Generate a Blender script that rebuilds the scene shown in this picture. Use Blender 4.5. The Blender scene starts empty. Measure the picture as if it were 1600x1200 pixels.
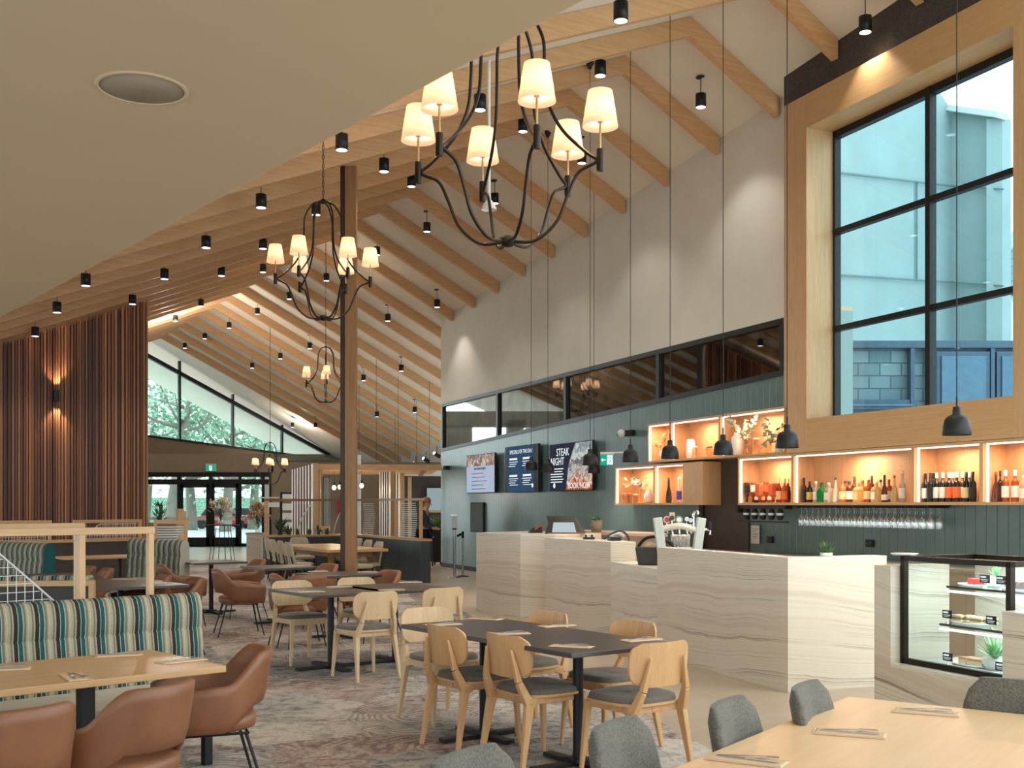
import bpy, bmesh, math, random
from math import sin, cos, pi, atan2, sqrt, radians
from mathutils import Vector, Matrix
random.seed(7)
SC = bpy.context.scene
COL = SC.collection
CAMH = 1.57; F = 1740.0; HZ = 789.0

# ------------------------------------------------------------------ geometry of the place
def at(px, py, Y):
    return Vector(((px-800)/F*Y, Y, CAMH+(HZ-py)/F*Y))
def gp(px, py, h=0.0):
    Y = F*(CAMH-h)/(py-HZ)
    return Vector(((px-800)/F*Y, Y, h))
# long wall behind the bar
WN = Vector((.9214, .3887, 0)); WD = Vector((.3887, -.9214, 0)); WPHI = atan2(-.9214, .3887)
def wu(px, D=9.42):                      # distance along the wall of a pixel column on the plane at D
    x = (px-800)/F; Z = D/(.9214*x+.3887)
    return x*Z*.3887 - Z*.9214
def wz(px, py, D=9.42):
    x = (px-800)/F; Z = D/(.9214*x+.3887)
    return CAMH+(HZ-py)/F*Z
def wp(u, D=9.42, z=0.0):
    v = WN*D + WD*u; return Vector((v.x, v.y, z))
# ridge frame: s across (right), t along (away)
R0 = Vector((2.32, 14.67, 0)); RP = Vector((.866, .5, 0)); RD = Vector((-.5, .866, 0)); RPHI = radians(30)
RZ = 7.99; KR = .50; KL = .40; SP = 1.46
def rp(s, t, z=0.0):
    v = R0 + RP*s + RD*t; return Vector((v.x, v.y, z))
def roofz(s): return RZ - (KR*s if s > 0 else -KL*s)
def ceil_hit(px, py, side, drop=0.0):    # where a sight line meets the ceiling (drop below it)
    x = (px-800)/F; m = (HZ-py)/F
    k = -KR if side > 0 else KL          # z = RZ + k*s - drop
    # point (x Y, Y, CAMH+m Y); s = .866 (xY-2.32)+.5 (Y-14.67)
    a = .866*x+.5; b = -.866*2.32-.5*14.67
    Y = (RZ-drop-CAMH+k*b)/(m-k*a)
    return Vector((x*Y, Y, CAMH+m*Y))

# ------------------------------------------------------------------ object helpers
def tag(o, label=None, cat=None, group=None, kind=None):
    if label: o['label'] = label
    if cat: o['category'] = cat
    if group: o['group'] = group
    if kind: o['kind'] = kind
    return o
def thing(name, label, cat, loc=(0, 0, 0), rz=0.0, group=None, kind=None):
    o = bpy.data.objects.new(name, None); COL.objects.link(o)
    o.empty_display_size = .1
    o.location = loc; o.rotation_euler = (0, 0, rz)
    return tag(o, label, cat, group, kind)
def kids(o, ch=None):
    return [c for c in COL.objects if c.parent == o]
CH = {}
def par(c, p):
    c.parent = p; CH.setdefault(p.name, []).append(c)
def dup(o, loc=None, rz=None, label=None, group=None, parent=None):
    c = o.copy(); COL.objects.link(c)
    if parent: par(c, parent)
    for k in CH.get(o.name, []): dup(k, parent=c)
    if loc is not None: c.location = loc
    if rz is not None: c.rotation_euler = (0, 0, rz)
    if label: c['label'] = label
    if group: c['group'] = group
    return c

class MB:
    def __init__(s): s.v = []; s.f = []; s.sm = []; s.tone = []; s.T = Matrix.Identity(4); s.t = 0.0
    def add(s, vs, fs, smooth=False):
        b = len(s.v)
        s.v += [tuple(s.T @ Vector(v)) for v in vs]
        s.f += [tuple(b+i for i in f) for f in fs]
        s.sm += [smooth]*len(fs); s.tone += [s.t]*len(fs)
        return s
    def box(s, x0, x1, y0, y1, z0, z1):
        vs = [(x0,y0,z0),(x1,y0,z0),(x1,y1,z0),(x0,y1,z0),(x0,y0,z1),(x1,y0,z1),(x1,y1,z1),(x0,y1,z1)]
        return s.add(vs, [(0,3,2,1),(4,5,6,7),(0,1,5,4),(1,2,6,5),(2,3,7,6),(3,0,4,7)])
    def cbox(s, c, d):
        return s.box(c[0]-d[0]/2, c[0]+d[0]/2, c[1]-d[1]/2, c[1]+d[1]/2, c[2]-d[2]/2, c[2]+d[2]/2)
    def hexa(s, b, t):                    # two quads (bottom, top) counter-clockwise from above
        return s.add(list(b)+list(t), [(3,2,1,0),(4,5,6,7),(0,1,5,4),(1,2,6,5),(2,3,7,6),(3,0,4,7)])
    def bar(s, a, b, w0, d0, w1=None, d1=None, up=(0,0,1)):   # tapered rectangular bar
        a = Vector(a); b = Vector(b); w1 = w0 if w1 is None else w1; d1 = d0 if d1 is None else d1
        ax = (b-a).normalized(); u = Vector(up)
        if abs(ax.dot(u)) > .95: u = Vector((0, 1, 0))
        sx = ax.cross(u).normalized(); sy = sx.cross(ax).normalized()
        def q(p, w, d): return [p-sx*w/2-sy*d/2, p+sx*w/2-sy*d/2, p+sx*w/2+sy*d/2, p-sx*w/2+sy*d/2]
        vs = q(a, w0, d0)+q(b, w1, d1)
        return s.add(vs, [(0,1,2,3),(7,6,5,4),(1,0,4,5),(2,1,5,6),(3,2,6,7),(0,3,7,4)])
    def prism(s, poly, z0, z1):           # polygon in xy
        n = len(poly)
        ar = sum(poly[i][0]*poly[(i+1)%n][1]-poly[(i+1)%n][0]*poly[i][1] for i in range(n))
        if ar < 0: poly = poly[::-1]
        vs = [(p[0], p[1], z0) for p in poly]+[(p[0], p[1], z1) for p in poly]
        return s.add(vs, [tuple(range(n))[::-1], tuple(range(n, 2*n))]+[(i, (i+1)%n, n+(i+1)%n, n+i) for i in range(n)])
    def xprism(s, poly, x0, x1):          # polygon in yz, swept along x
        n = len(poly)
        vs = [(x0, p[0], p[1]) for p in poly]+[(x1, p[0], p[1]) for p in poly]
        return s.add(vs, [tuple(range(n))[::-1], tuple(range(n, 2*n))]+[(i, (i+1)%n, n+(i+1)%n, n+i) for i in range(n)])
    def yprism(s, poly, y0, y1):          # polygon in xz, swept along y
        n = len(poly)
        vs = [(p[0], y0, p[1]) for p in poly]+[(p[0], y1, p[1]) for p in poly]
        return s.add(vs, [tuple(range(n)), tuple(range(n, 2*n))[::-1]]+[(i, n+i, n+(i+1)%n, (i+1)%n) for i in range(n)])
    def lathe(s, prof, seg=16, c=(0,0), cap=True, smooth=True, z=0.0):    # prof = [(r,z)]
        vs = []; n = len(prof)
        for r, h in prof:
            for k in range(seg):
                a = 2*pi*k/seg; vs.append((c[0]+r*cos(a), c[1]+r*sin(a), z+h))
        fs = []
        for i in range(n-1):
            for k in range(seg):
                k2 = (k+1) % seg
                fs.append((i*seg+k, i*seg+k2, (i+1)*seg+k2, (i+1)*seg+k))
        s.add(vs, fs, smooth)
        if cap:
            if prof[0][0] > 1e-5: s.add(vs[:seg], [tuple(range(seg))[::-1]])
            if prof[-1][0] > 1e-5: s.add(vs[-seg:], [tuple(range(seg))])
        return s
    def tube(s, pts, r, seg=8, r1=None, cap=True):
        pts = [Vector(p) for p in pts]; n = len(pts)
        vs = []; prev = None
        for i, p in enumerate(pts):
            ax = (pts[min(i+1, n-1)]-pts[max(i-1, 0)]).normalized()
            if prev is None:
                u = Vector((0,0,1)) if abs(ax.z) < .9 else Vector((1,0,0))
                e1 = ax.cross(u).normalized()
            else:
                e1 = (prev-ax*prev.dot(ax)).normalized()
            prev = e1; e2 = ax.cross(e1)
            rr = r if r1 is None else r+(r1-r)*i/max(1, n-1)
            for k in range(seg):
                a = 2*pi*k/seg; vs.append(p+e1*rr*cos(a)+e2*rr*sin(a))
        fs = []
        for i in range(n-1):
            for k in range(seg):
                k2 = (k+1) % seg
                fs.append((i*seg+k, i*seg+k2, (i+1)*seg+k2, (i+1)*seg+k))
        s.add(vs, fs, True)
        if cap:
            s.add(vs[:seg], [tuple(range(seg))[::-1]]); s.add(vs[-seg:], [tuple(range(seg))])
        return s
    def grid(s, rows, closed_u=False, closed_v=False, smooth=True):
        m = len(rows); n = len(rows[0]); vs = [p for r in rows for p in r]; fs = []
        for i in range(m if closed_v else m-1):
            for j in range(n if closed_u else n-1):
                i2 = (i+1) % m; j2 = (j+1) % n
                fs.append((i*n+j, i*n+j2, i2*n+j2, i2*n+j))
        return s.add(vs, fs, smooth)
    def blob(s, c, r, seg=10, rings=6):
        rows = []
        for i in range(1, rings):
            a = pi*i/rings
            rows.append([(c[0]+r[0]*sin(a)*cos(2*pi*k/seg), c[1]+r[1]*sin(a)*sin(2*pi*k/seg), c[2]-r[2]*cos(a)) for k in range(seg)])
        s.grid(rows, closed_u=True)
        s.add(rows[0]+[(c[0], c[1], c[2]-r[2])], [(k, seg, (k+1) % seg)[::1] for k in range(seg)], True)
        s.add(rows[-1]+[(c[0], c[1], c[2]+r[2])], [(k, (k+1) % seg, seg) for k in range(seg)], True)
        return s
    def build(s, name, m, parent=None, bevel=0.0, sub=0, loc=None, rz=None, kind=None, solid=0.0, subd_simple=False):
        me = bpy.data.meshes.new(name); me.from_pydata(s.v, [], s.f)
        for i, p in enumerate(me.polygons): p.use_smooth = s.sm[i]
        if any(s.tone):
            at_ = me.attributes.new('tone', 'FLOAT', 'FACE')
            for i, t in enumerate(s.tone): at_.data[i].value = t
        me.materials.append(m); me.update()
        o = bpy.data.objects.new(name, me); COL.objects.link(o)
        if parent: par(o, parent)
        if loc is not None: o.location = loc
        if rz is not None: o.rotation_euler = (0, 0, rz)
        if solid:
            md = o.modifiers.new('sol', 'SOLIDIFY'); md.thickness = solid; md.offset = 0
        if bevel:
            md = o.modifiers.new('bev', 'BEVEL'); md.width = bevel; md.segments = 2; md.limit_method = 'ANGLE'; md.angle_limit = radians(40)
        if sub:
            md = o.modifiers.new('sub', 'SUBSURF'); md.levels = sub; md.render_levels = sub
        if kind: o['kind'] = kind
        return o
def single(name, mb, m, label, cat, loc=(0,0,0), rz=0.0, group=None, kind=None, **k):
    o = mb.build(name, m, loc=loc, rz=rz, **k)
    return tag(o, label, cat, group, kind)
def struct(name, mb, m, label=None, loc=(0,0,0), rz=0.0, **k):
    o = mb.build(name, m, loc=loc, rz=rz, **k); o['kind'] = 'structure'
    if label: o['label'] = label
    return o
def sroot(name, label=None, loc=(0,0,0), rz=0.0):
    o = thing(name, label, None, loc, rz); o['kind'] = 'structure'; return o
def text_part(name, body, size, m, parent, loc, rot=(pi/2, 0, 0), ax='LEFT', sx=1.0, depth=.001):
    cu = bpy.data.curves.new(name, 'FONT'); cu.body = body; cu.size = size; cu.align_x = ax; cu.extrude = depth
    cu.resolution_u = 2
    o = bpy.data.objects.new(name, cu); COL.objects.link(o)
    dg = bpy.context.evaluated_depsgraph_get(); me = bpy.data.meshes.new_from_object(o.evaluated_get(dg))
    bpy.data.objects.remove(o); me.materials.clear(); me.materials.append(m)
    o = bpy.data.objects.new(name, me); COL.objects.link(o); par(o, parent)
    o.location = loc; o.rotation_euler = rot; o.scale = (sx, 1, 1)
    return o
ORD = ['first','second','third','fourth','fifth','sixth','seventh','eighth','ninth','tenth','eleventh','twelfth','thirteenth','fourteenth','fifteenth','sixteenth','seventeenth','eighteenth','nineteenth','twentieth','twenty-first','twenty-second','twenty-third','twenty-fourth','twenty-fifth','twenty-sixth','twenty-seventh','twenty-eighth','twenty-ninth','thirtieth']

# ------------------------------------------------------------------ materials
def srgb(r, g, b):
    f = lambda c: ((c/255+.055)/1.055)**2.4 if c/255 > .04045 else c/255/12.92
    return (f(r), f(g), f(b), 1)
class NT:
    def __init__(s, name):
        s.m = bpy.data.materials.new(name); s.m.use_nodes = True
        s.n = s.m.node_tree.nodes; s.l = s.m.node_tree.links; s.n.clear()
        s.out = s.n.new('ShaderNodeOutputMaterial')
    def new(s, t, ins=None, **k):
        x = s.n.new('ShaderNode'+t)
        for a, b in k.items(): setattr(x, a, b)
        for a, b in (ins or {}).items():
            if hasattr(b, 'is_linked') or hasattr(b, 'links'): s.l.new(b, x.inputs[a])
            else: x.inputs[a].default_value = b
        return x
    def co(s, scale=(1,1,1), rot=(0,0,0), space='Object'):
        tc = s.new('TexCoord')
        return s.new('Mapping', {'Vector': tc.outputs[space], 'Scale': scale, 'Rotation': rot}).outputs[0]
    def ramp(s, fac, stops, interp='LINEAR'):
        r = s.new('ValToRGB', {'Fac': fac}); r.color_ramp.interpolation = interp
        e = r.color_ramp.elements
        while len(e) < len(stops): e.new(.5)
        for i, (p, c) in enumerate(stops): e[i].position = p; e[i].color = c
        return r.outputs[0]
    def noise(s, vec, scale, detail=3, rough=.5, dist=0.0):
        return s.new('TexNoise', {'Vector': vec, 'Scale': scale, 'Detail': detail, 'Roughness': rough, 'Distortion': dist}).outputs[0]
    def mix(s, fac, a, b, mode='MIX'):
        x = s.new('Mix', data_type='RGBA', blend_type=mode)
        for k, v in ((0, fac), (6, a), (7, b)):
            if hasattr(v, 'links'): s.l.new(v, x.inputs[k])
            else: x.inputs[k].default_value = v
        return x.outputs[2]
    def math(s, op, a, b=0.0):
        x = s.new('Math', operation=op)
        for k, v in ((0, a), (1, b)):
            if hasattr(v, 'links'): s.l.new(v, x.inputs[k])
            else: x.inputs[k].default_value = v
        return x.outputs[0]
    def bump(s, h, strength=.3, dist=.01):
        return s.new('Bump', {'Height': h, 'Strength': strength, 'Distance': dist}).outputs[0]
    def pbr(s, col, rough=.5, metal=0.0, normal=None, **k):
        p = s.new('BsdfPrincipled', {'Base Color': col, 'Roughness': rough, 'Metallic': metal})
        if normal is not None: s.l.new(normal, p.inputs['Normal'])
        for a, b in k.items():
            nm = a.replace('_', ' ')
            if hasattr(b, 'links'): s.l.new(b, p.inputs[nm])
            else: p.inputs[nm].default_value = b
        s.l.new(p.outputs[0], s.out.inputs[0]); return s.m
def plain(name, c, rough=.5, metal=0.0, var=.12, scale=6.0, **k):
    t = NT(name); v = t.co()
    n = t.noise(v, scale, 4)
    lo = tuple(x*(1-var) for x in c[:3])+(1,); hi = tuple(min(1, x*(1+var)) for x in c[:3])+(1,)
    return t.pbr(t.ramp(n, [(.3, lo), (.7, hi)]), rough, metal, **k)
def wood(name, c1, c2, scale=(1.2, 22, 22), rough=.45, axis=None, bump=.08):
    t = NT(name); v = t.co(scale)
    n = t.noise(v, 1.6, 6, .6, .6); n2 = t.noise(v, 7, 3)
    f = t.mix(.35, n, n2)
    return t.pbr(t.ramp(f, [(.3, c1), (.7, c2)]), rough, normal=t.bump(n2, bump, .004))
M = {}
M['rafter'] = wood('timber_rafter', srgb(192,146,100), srgb(216,176,132), (.8,20,20), .5)
M['oak'] = wood('pale_oak', srgb(186,148,106), srgb(210,174,130), (14,14,1.0), .42)
M['oakx'] = wood('oak_long_grain', srgb(184,146,102), srgb(208,170,124), (.9,16,16), .35)
M['oakseat'] = wood('honey_oak', srgb(192,146,98), srgb(212,170,122), (14,14,1.0), .4)
M['oaklight'] = wood('bleached_oak', srgb(196,166,126), srgb(216,188,148), (14,14,1.0), .42)
M['frame'] = wood('oak_veneer', srgb(188,148,100), srgb(208,170,122), (.8,14,26), .4)
M['shelfwood'] = wood('oak_shelf_veneer', srgb(196,150,104), srgb(214,170,124), (22,14,.9), .45)
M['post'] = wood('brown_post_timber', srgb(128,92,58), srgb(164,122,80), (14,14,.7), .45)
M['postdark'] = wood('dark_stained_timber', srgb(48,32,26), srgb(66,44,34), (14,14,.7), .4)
M['table8'] = wood('blond_table_timber', srgb(222,184,140), srgb(236,200,158), (.7,9,9), .3)
M['plaster'] = plain('cream_plaster', srgb(226,218,204), .8, var=.03, scale=2)
M['plasterw'] = plain('white_wall_plaster', srgb(224,222,212), .8, var=.03, scale=2)
M['soffit'] = plain('taupe_soffit_paint', srgb(204,184,154), .8, var=.02, scale=2)
M['brown'] = plain('brown_wall_paint', srgb(140,122,102), .75, var=.05)
M['brownd'] = plain('dark_brown_wall', srgb(70,62,56), .75, var=.08)
M['black'] = plain('black_powder_coat', srgb(30,32,34), .45, .3, var=.1)
M['blackm'] = plain('matt_black', srgb(22,22,23), .6, var=.1)
M['dtable'] = plain('dark_table_laminate', srgb(70,62,58), .33, var=.06, scale=3)
M['bronze'] = plain('dark_bronze', srgb(46,38,32), .35, .7)
M['steel'] = plain('brushed_steel', srgb(190,192,194), .25, 1.0, var=.05)
M['chrome'] = plain('chrome', srgb(220,222,224), .1, 1.0, var=.02)
M['white'] = plain('white_ceramic', srgb(236,236,232), .3, var=.02)
M['paper'] = plain('beige_paper_napkin', srgb(206,178,148), .85, var=.05)
M['darkpanel'] = plain('charcoal_panel', srgb(58,58,56), .6, var=.08)
M['shopwhite'] = plain('pale_grey_metal', srgb(206,212,212), .5, var=.03)
M['concrete'] = plain('blue_grey_render', srgb(146,168,170), .8, var=.04, scale=1.2)
def mk():
    # painted tongue and groove boards, local x across the boards
    def boards(name, c, pitch, gl=.05, rough=.42):
        t = NT(name); tc = t.new('TexCoord'); sx = t.new('SeparateXYZ', {'Vector': tc.outputs['Object']})
        fr = t.math('FRACT', t.math('MULTIPLY', sx.outputs[0], 1/pitch))
        g = t.ramp(fr, [(0, (0,0,0,1)), (gl, (1,1,1,1)), (1-gl, (1,1,1,1)), (1, (0,0,0,1))])
        n = t.noise(tc.outputs['Object'], 3, 4)
        base = t.ramp(n, [(.3, tuple(x*.92 for x in c[:3])+(1,)), (.7, tuple(x*1.08 for x in c[:3])+(1,))])
        gd = tuple(x*.35 for x in c[:3])+(1,)
        return t.pbr(t.mix(g, gd, base), rough, normal=t.bump(g, .7, .006))
    M['clad'] = boards('teal_painted_boards', srgb(98,126,128), .15, rough=.33)
    M['cladlow'] = boards('charcoal_blue_boards', srgb(60,72,76), .12)
    # veined stone
    t = NT('veined_limestone'); v = t.co((1,1,1))
    warp = t.noise(t.co((.5,.5,.8)), 1.0, 3, .5)
    s0 = t.new('SeparateXYZ', {'Vector': v})
    zz = t.math('ADD', s0.outputs[2], t.math('MULTIPLY', warp, .34))
    hx = t.math('ADD', t.math('MULTIPLY', s0.outputs[0], .10), t.math('MULTIPLY', s0.outputs[1], .10))
    zz = t.math('ADD', zz, hx)
    fine = t.noise(t.co((5,5,14)), 1.0, 4, .6)
    zf = t.math('ADD', zz, t.math('MULTIPLY', fine, .022))
    def vn(freq, w, off):
        n = t.new('TexNoise', {'W': t.math('MULTIPLY', zf, freq), 'Scale': 1.0, 'Detail': 2.0, 'Roughness': .6}, noise_dimensions='1D').outputs[0]
        return t.ramp(n, [(0, (0,0,0,1)), (off-w, (0,0,0,1)), (off, (1,1,1,1)), (off+w, (0,0,0,1)), (1, (0,0,0,1))])
    vein = t.math('MAXIMUM', vn(6.0, .010, .5), t.math('MULTIPLY', vn(17.0, .022, .45), .40))
    band = t.new('TexNoise', {'W': t.math('MULTIPLY', zf, 4.0), 'Scale': 1.0, 'Detail': 4.0, 'Roughness': .65}, noise_dimensions='1D').outputs[0]
    base = t.ramp(band, [(.3, srgb(200,187,166)), (.45, srgb(216,207,190)), (.55, srgb(222,214,198)), (.7, srgb(206,194,174))])
    msk = t.ramp(t.noise(t.co((.9,.9,1.2)), 1.6, 3), [(.36, (.12,.12,.12,1)), (.60, (1,1,1,1))])
    M['stone'] = t.pbr(t.mix(t.math('MULTIPLY', t.math('MULTIPLY', vein, msk), .85), base, srgb(120,106,92)), .32)
    # tan leather
    def lea(name, c1, c2, rough=.42):
        t = NT(name); v = t.co(); n = t.noise(v, 5, 3); b = t.new('TexVoronoi', {'Vector': v, 'Scale': 240.0}).outputs[0]
        return t.pbr(t.ramp(n, [(.3, c1), (.7, c2)]), rough, normal=t.bump(b, .25, .002))
    M['leather'] = lea('tan_leather', srgb(124,80,54), srgb(142,95,66))
    M['leatherred'] = lea('red_brown_leather', srgb(110,62,50), srgb(128,76,60))
    def fab(name, c1, c2, sc=180):
        t = NT(name); v = t.co(); n = t.noise(v, sc, 2); n2 = t.noise(v, 9, 3); f = t.mix(.3, n, n2)
        return t.pbr(t.ramp(f, [(.35, c1), (.65, c2)]), .9, normal=t.bump(n, .5, .003), Sheen_Weight=.15)
    M['grey'] = fab('grey_woven_fabric', srgb(70,68,62), srgb(112,108,98), 150)
    M['pad'] = fab('taupe_seat_fabric', srgb(92,86,78), srgb(118,110,100))
    M['beige'] = fab('beige_seat_fabric', srgb(178,168,148), srgb(204,194,172))
    M['khaki'] = fab('khaki_upholstery', srgb(170,160,134), srgb(196,184,158))
    # striped upholstery: stripes across local x
    t = NT('teal_striped_upholstery'); tc = t.new('TexCoord'); sx = t.new('SeparateXYZ', {'Vector': tc.outputs['Object']})
    fr = t.math('FRACT', t.math('MULTIPLY', t.math('ADD', sx.outputs[0], 10.0), 1/.122))
    cr, gr, kk, te, wh = srgb(164,156,130), srgb(112,112,102), srgb(38,38,40), srgb(14,82,82), srgb(178,176,160)
    c = t.ramp(fr, [(0, kk), (.19, wh), (.22, te), (.42, wh), (.46, gr), (.58, cr), (.66, wh), (.71, cr), (.85, gr), (.93, cr)], 'CONSTANT')
    nn = t.noise(t.co((60,60,25)), 3, 3)
    M['stripe'] = t.pbr(t.mix(.25, c, t.ramp(nn, [(.3, (.12,.12,.11,1)), (.7, (.8,.8,.75,1))]), 'SOFT_LIGHT'), .9, normal=t.bump(nn, .4, .003))
    # battens with a tone of their own
    t = NT('red_brown_battens'); a = t.new('Attribute', attribute_name='tone'); v = t.co((16,16,.8)); n = t.noise(v, 1.5, 5)
    f = t.mix(.22, a.outputs['Fac'], n)
    M['batten'] = t.pbr(t.ramp(f, [(.15, srgb(96,54,36)), (.45, srgb(140,88,60)), (.7, srgb(168,112,76)), (.9, srgb(190,134,92))]), .5)
    # carpet
    t = NT('patterned_carpet'); v = t.co((1,1,1))
    wob = t.new('TexNoise', {'Vector': v, 'Scale': 1.4, 'Detail': 2.0}).outputs['Color']
    vd = t.new('VectorMath', {0: v, 1: t.new('VectorMath', {0: wob, 'Scale': .55}, operation='SCALE').outputs[0]}, operation='ADD').outputs[0]
    vo = t.new('TexVoronoi', {'Vector': vd, 'Scale': 1.15}, feature='F1')
    rc = t.new('SeparateXYZ', {'Vector': vo.outputs['Color']})
    big = t.noise(v, 1.1, 5, .6, .9)
    area = t.ramp(t.mix(.45, big, rc.outputs[0]), [(.28, srgb(84,94,102)), (.38, srgb(140,138,134)), (.46, srgb(196,188,178)), (.54, srgb(206,196,184)), (.60, srgb(170,140,124)), (.68, srgb(134,88,74)), (.78, srgb(92,74,72))])
    st_ = t.noise(t.co((2.2,2.2,1), (0,0,.5)), 3.2, 6, .68, .6)
    c = t.mix(.55, area, t.ramp(st_, [(.34, srgb(64,66,74)), (.46, srgb(160,154,148)), (.56, srgb(202,194,184)), (.68, srgb(150,112,98))]))
    # fans of fine arcs and spokes in some of the cells
    rings = t.math('FRACT', t.math('MULTIPLY', vo.outputs['Distance'], 17.0))
    arcs = t.ramp(rings, [(.0, (0,0,0,1)), (.45, (0,0,0,1)), (.58, (1,1,1,1)), (.92, (1,1,1,1)), (1, (0,0,0,1))])
    sel = t.ramp(rc.outputs[1], [(.50, (0,0,0,1)), (.53, (1,1,1,1))])
    c = t.mix(t.math('MULTIPLY', t.math('MULTIPLY', arcs, sel), .42), c, srgb(66,66,74))
    lin = t.ramp(t.new('TexWave', {'Vector': vd, 'Scale': 1.1, 'Distortion': 3.0, 'Detail': 2.0}).outputs['Fac'], [(.47, (0,0,0,1)), (.5, (1,1,1,1)), (.53, (0,0,0,1))])
    c = t.mix(t.math('MULTIPLY', lin, .5), c, srgb(72,70,76))
    dots = t.new('TexVoronoi', {'Vector': t.co((1,1.9,1)), 'Scale': 26.0}).outputs['Distance']
    sel2 = t.ramp(rc.outputs[2], [(.52, (0,0,0,1)), (.55, (.75,.75,.75,1))])
    c = t.mix(t.math('MULTIPLY', t.ramp(dots, [(.22, (1,1,1,1)), (.38, (0,0,0,1))]), sel2), c, srgb(112,72,62))
    pile = t.noise(v, 160, 2)
    M['carpet'] = t.pbr(t.mix(.35, c, t.ramp(pile, [(.3, (.2,.2,.2,1)), (.7, (.8,.8,.8,1))]), 'OVERLAY'), .95, normal=t.bump(pile, .4, .004))
    # large pale tiles
    def tiles(name, c1, c2, w, rough):
        t = NT(name); v = t.co(rot=(0, 0, radians(-30)))
        b = t.new('TexBrick', {'Vector': v, 'Color1': c1, 'Color2': c2, 'Mortar': tuple(x*.75 for x in c1[:3])+(1,), 'Scale': 1.0, 'Mortar Size': .003, 'Brick Width': w*2, 'Row Height': w})
        n = t.noise(v, 2.5, 5)
        return t.pbr(t.mix(.15, b.outputs[0], t.ramp(n, [(.3, (.3,.3,.3,1)), (.7, (.7,.7,.7,1))]), 'OVERLAY'), rough)
    M['tile'] = tiles('beige_floor_tiles', srgb(186,170,148), srgb(178,162,142), .6, .35)
    M['paletile'] = tiles('pale_entry_tiles', srgb(200,200,194), srgb(192,194,188), .6, .3)
    M['asphalt'] = plain('car_park_asphalt', srgb(172,174,176), .9, var=.1, scale=2)
    # textured dark wallpaper
    t = NT('textured_charcoal_paper'); v = t.co(); n = t.noise(v, 26, 4, .6, 3.0)
    M['paperdark'] = t.pbr(t.ramp(n, [(.4, srgb(58,54,52)), (.6, srgb(86,80,76))]), .8, normal=t.bump(n, .5, .004))
mk()
def glassy(name, tint=(1,1,1,1), refl=.6, rough=.02, base=.04, power=4.0):
    t = NT(name); lw = t.new('LayerWeight', {'Blend': .5})
    a = t.new('BsdfTransparent', {'Color': tint}); g = t.new('BsdfGlossy', {'Roughness': rough, 'Color': (refl, refl, refl, 1)})
    nz = t.noise(t.co(), 3, 1)
    f = t.math('ADD', t.math('MULTIPLY', t.math('POWER', lw.outputs['Facing'], power), 1-base), t.math('MULTIPLY', nz, base*2))
    mx = t.new('MixShader', {0: f, 1: a.outputs[0], 2: g.outputs[0]})
    t.l.new(mx.outputs[0], t.out.inputs[0]); return t.m
M['glass'] = glassy('window_glass', (.93,.98,.98,1), .8)
M['bigglass'] = glassy('blue_tinted_window_glass', (.80,.92,.94,1), .8)
M['teaglass'] = glassy('green_tinted_glass', (.86,.96,.95,1), .8)
M['clerglass'] = glassy('smoky_clerestory_glass', (.62,.66,.68,1), .9, base=.14, power=3.0)
M['stemglass'] = glassy('clear_drinking_glass', (.93,.95,.95,1), .95, .06, .14, 1.6)
def emit(name, c, st):
    t = NT(name); e = t.new('Emission', {'Color': c, 'Strength': st}); t.l.new(e.outputs[0], t.out.inputs[0]); return t.m
M['shade'] = None
def shade_mat():
    t = NT('lit_cream_lampshade')
    lp = t.new('TexCoord'); z = t.new('SeparateXYZ', {'Vector': lp.outputs['Generated']}).outputs[2]
    w = t.noise(t.co((90,90,90)), 1.0, 2)
    col = t.ramp(w, [(.3, (1,.80,.62,1)), (.7, (1,.86,.70,1))])
    d = t.new('BsdfDiffuse', {'Color': col}); tr = t.new('BsdfTranslucent', {'Color': col})
    m1 = t.new('MixShader', {0: .55, 1: d.outputs[0], 2: tr.outputs[0]})
    e = t.new('Emission', {'Color': (1,.72,.46,1), 'Strength': .10})
    ad = t.new('AddShader', {0: m1.outputs[0], 1: e.outputs[0]})
    t.l.new(ad.outputs[0], t.out.inputs[0]); return t.m
M['shade'] = shade_mat()
M['bulb'] = emit('glowing_bulb', (1,.88,.70,1), 3)
M['led'] = emit('warm_led_strip', (1,.80,.66,1), 1.6)
M['spotface'] = emit('downlight_lens', (.86,.92,1,1), 2.0)
M['exitgreen'] = emit('exit_sign_green', srgb(30,160,130), .38)
M['exitwhite'] = emit('exit_sign_white', (1,1,1,1), .36)

# ------------------------------------------------------------------ camera, world, sun
cam = bpy.data.cameras.new('camera'); co = bpy.data.objects.new('camera', cam); COL.objects.link(co)
co.location = (0, 0, CAMH); co.rotation_euler = (pi/2, 0, 0)
cam.sensor_width = 36; cam.lens = 36*F/1600; cam.shift_y = (HZ-600)/1600; cam.clip_end = 400; cam.clip_start = .05
cam.dof.use_dof = True; cam.dof.focus_distance = 13; cam.dof.aperture_fstop = 8.0
SC.camera = co
w = bpy.data.worlds.new('sky'); SC.world = w; w.use_nodes = True
wn = w.node_tree.nodes; wl = w.node_tree.links; wn.clear()
wo = wn.new('ShaderNodeOutputWorld'); bg = wn.new('ShaderNodeBackground')
tc = wn.new('ShaderNodeTexCoord'); nz = wn.new('ShaderNodeTexNoise'); nz.inputs['Scale'].default_value = 2.2; nz.inputs['Detail'].default_value = 5
rmp = wn.new('ShaderNodeValToRGB'); rmp.color_ramp.elements[0].color = (.72,.86,.89,1); rmp.color_ramp.elements[1].color = (.92,.96,.97,1)
rmp.color_ramp.elements[0].position = .35; rmp.color_ramp.elements[1].position = .65
wl.new(tc.outputs['Generated'], nz.inputs['Vector']); wl.new(nz.outputs[0], rmp.inputs[0]); wl.new(rmp.outputs[0], bg.inputs[0])
bg.inputs[1].default_value = 1.15; wl.new(bg.outputs[0], wo.inputs[0])
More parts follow.
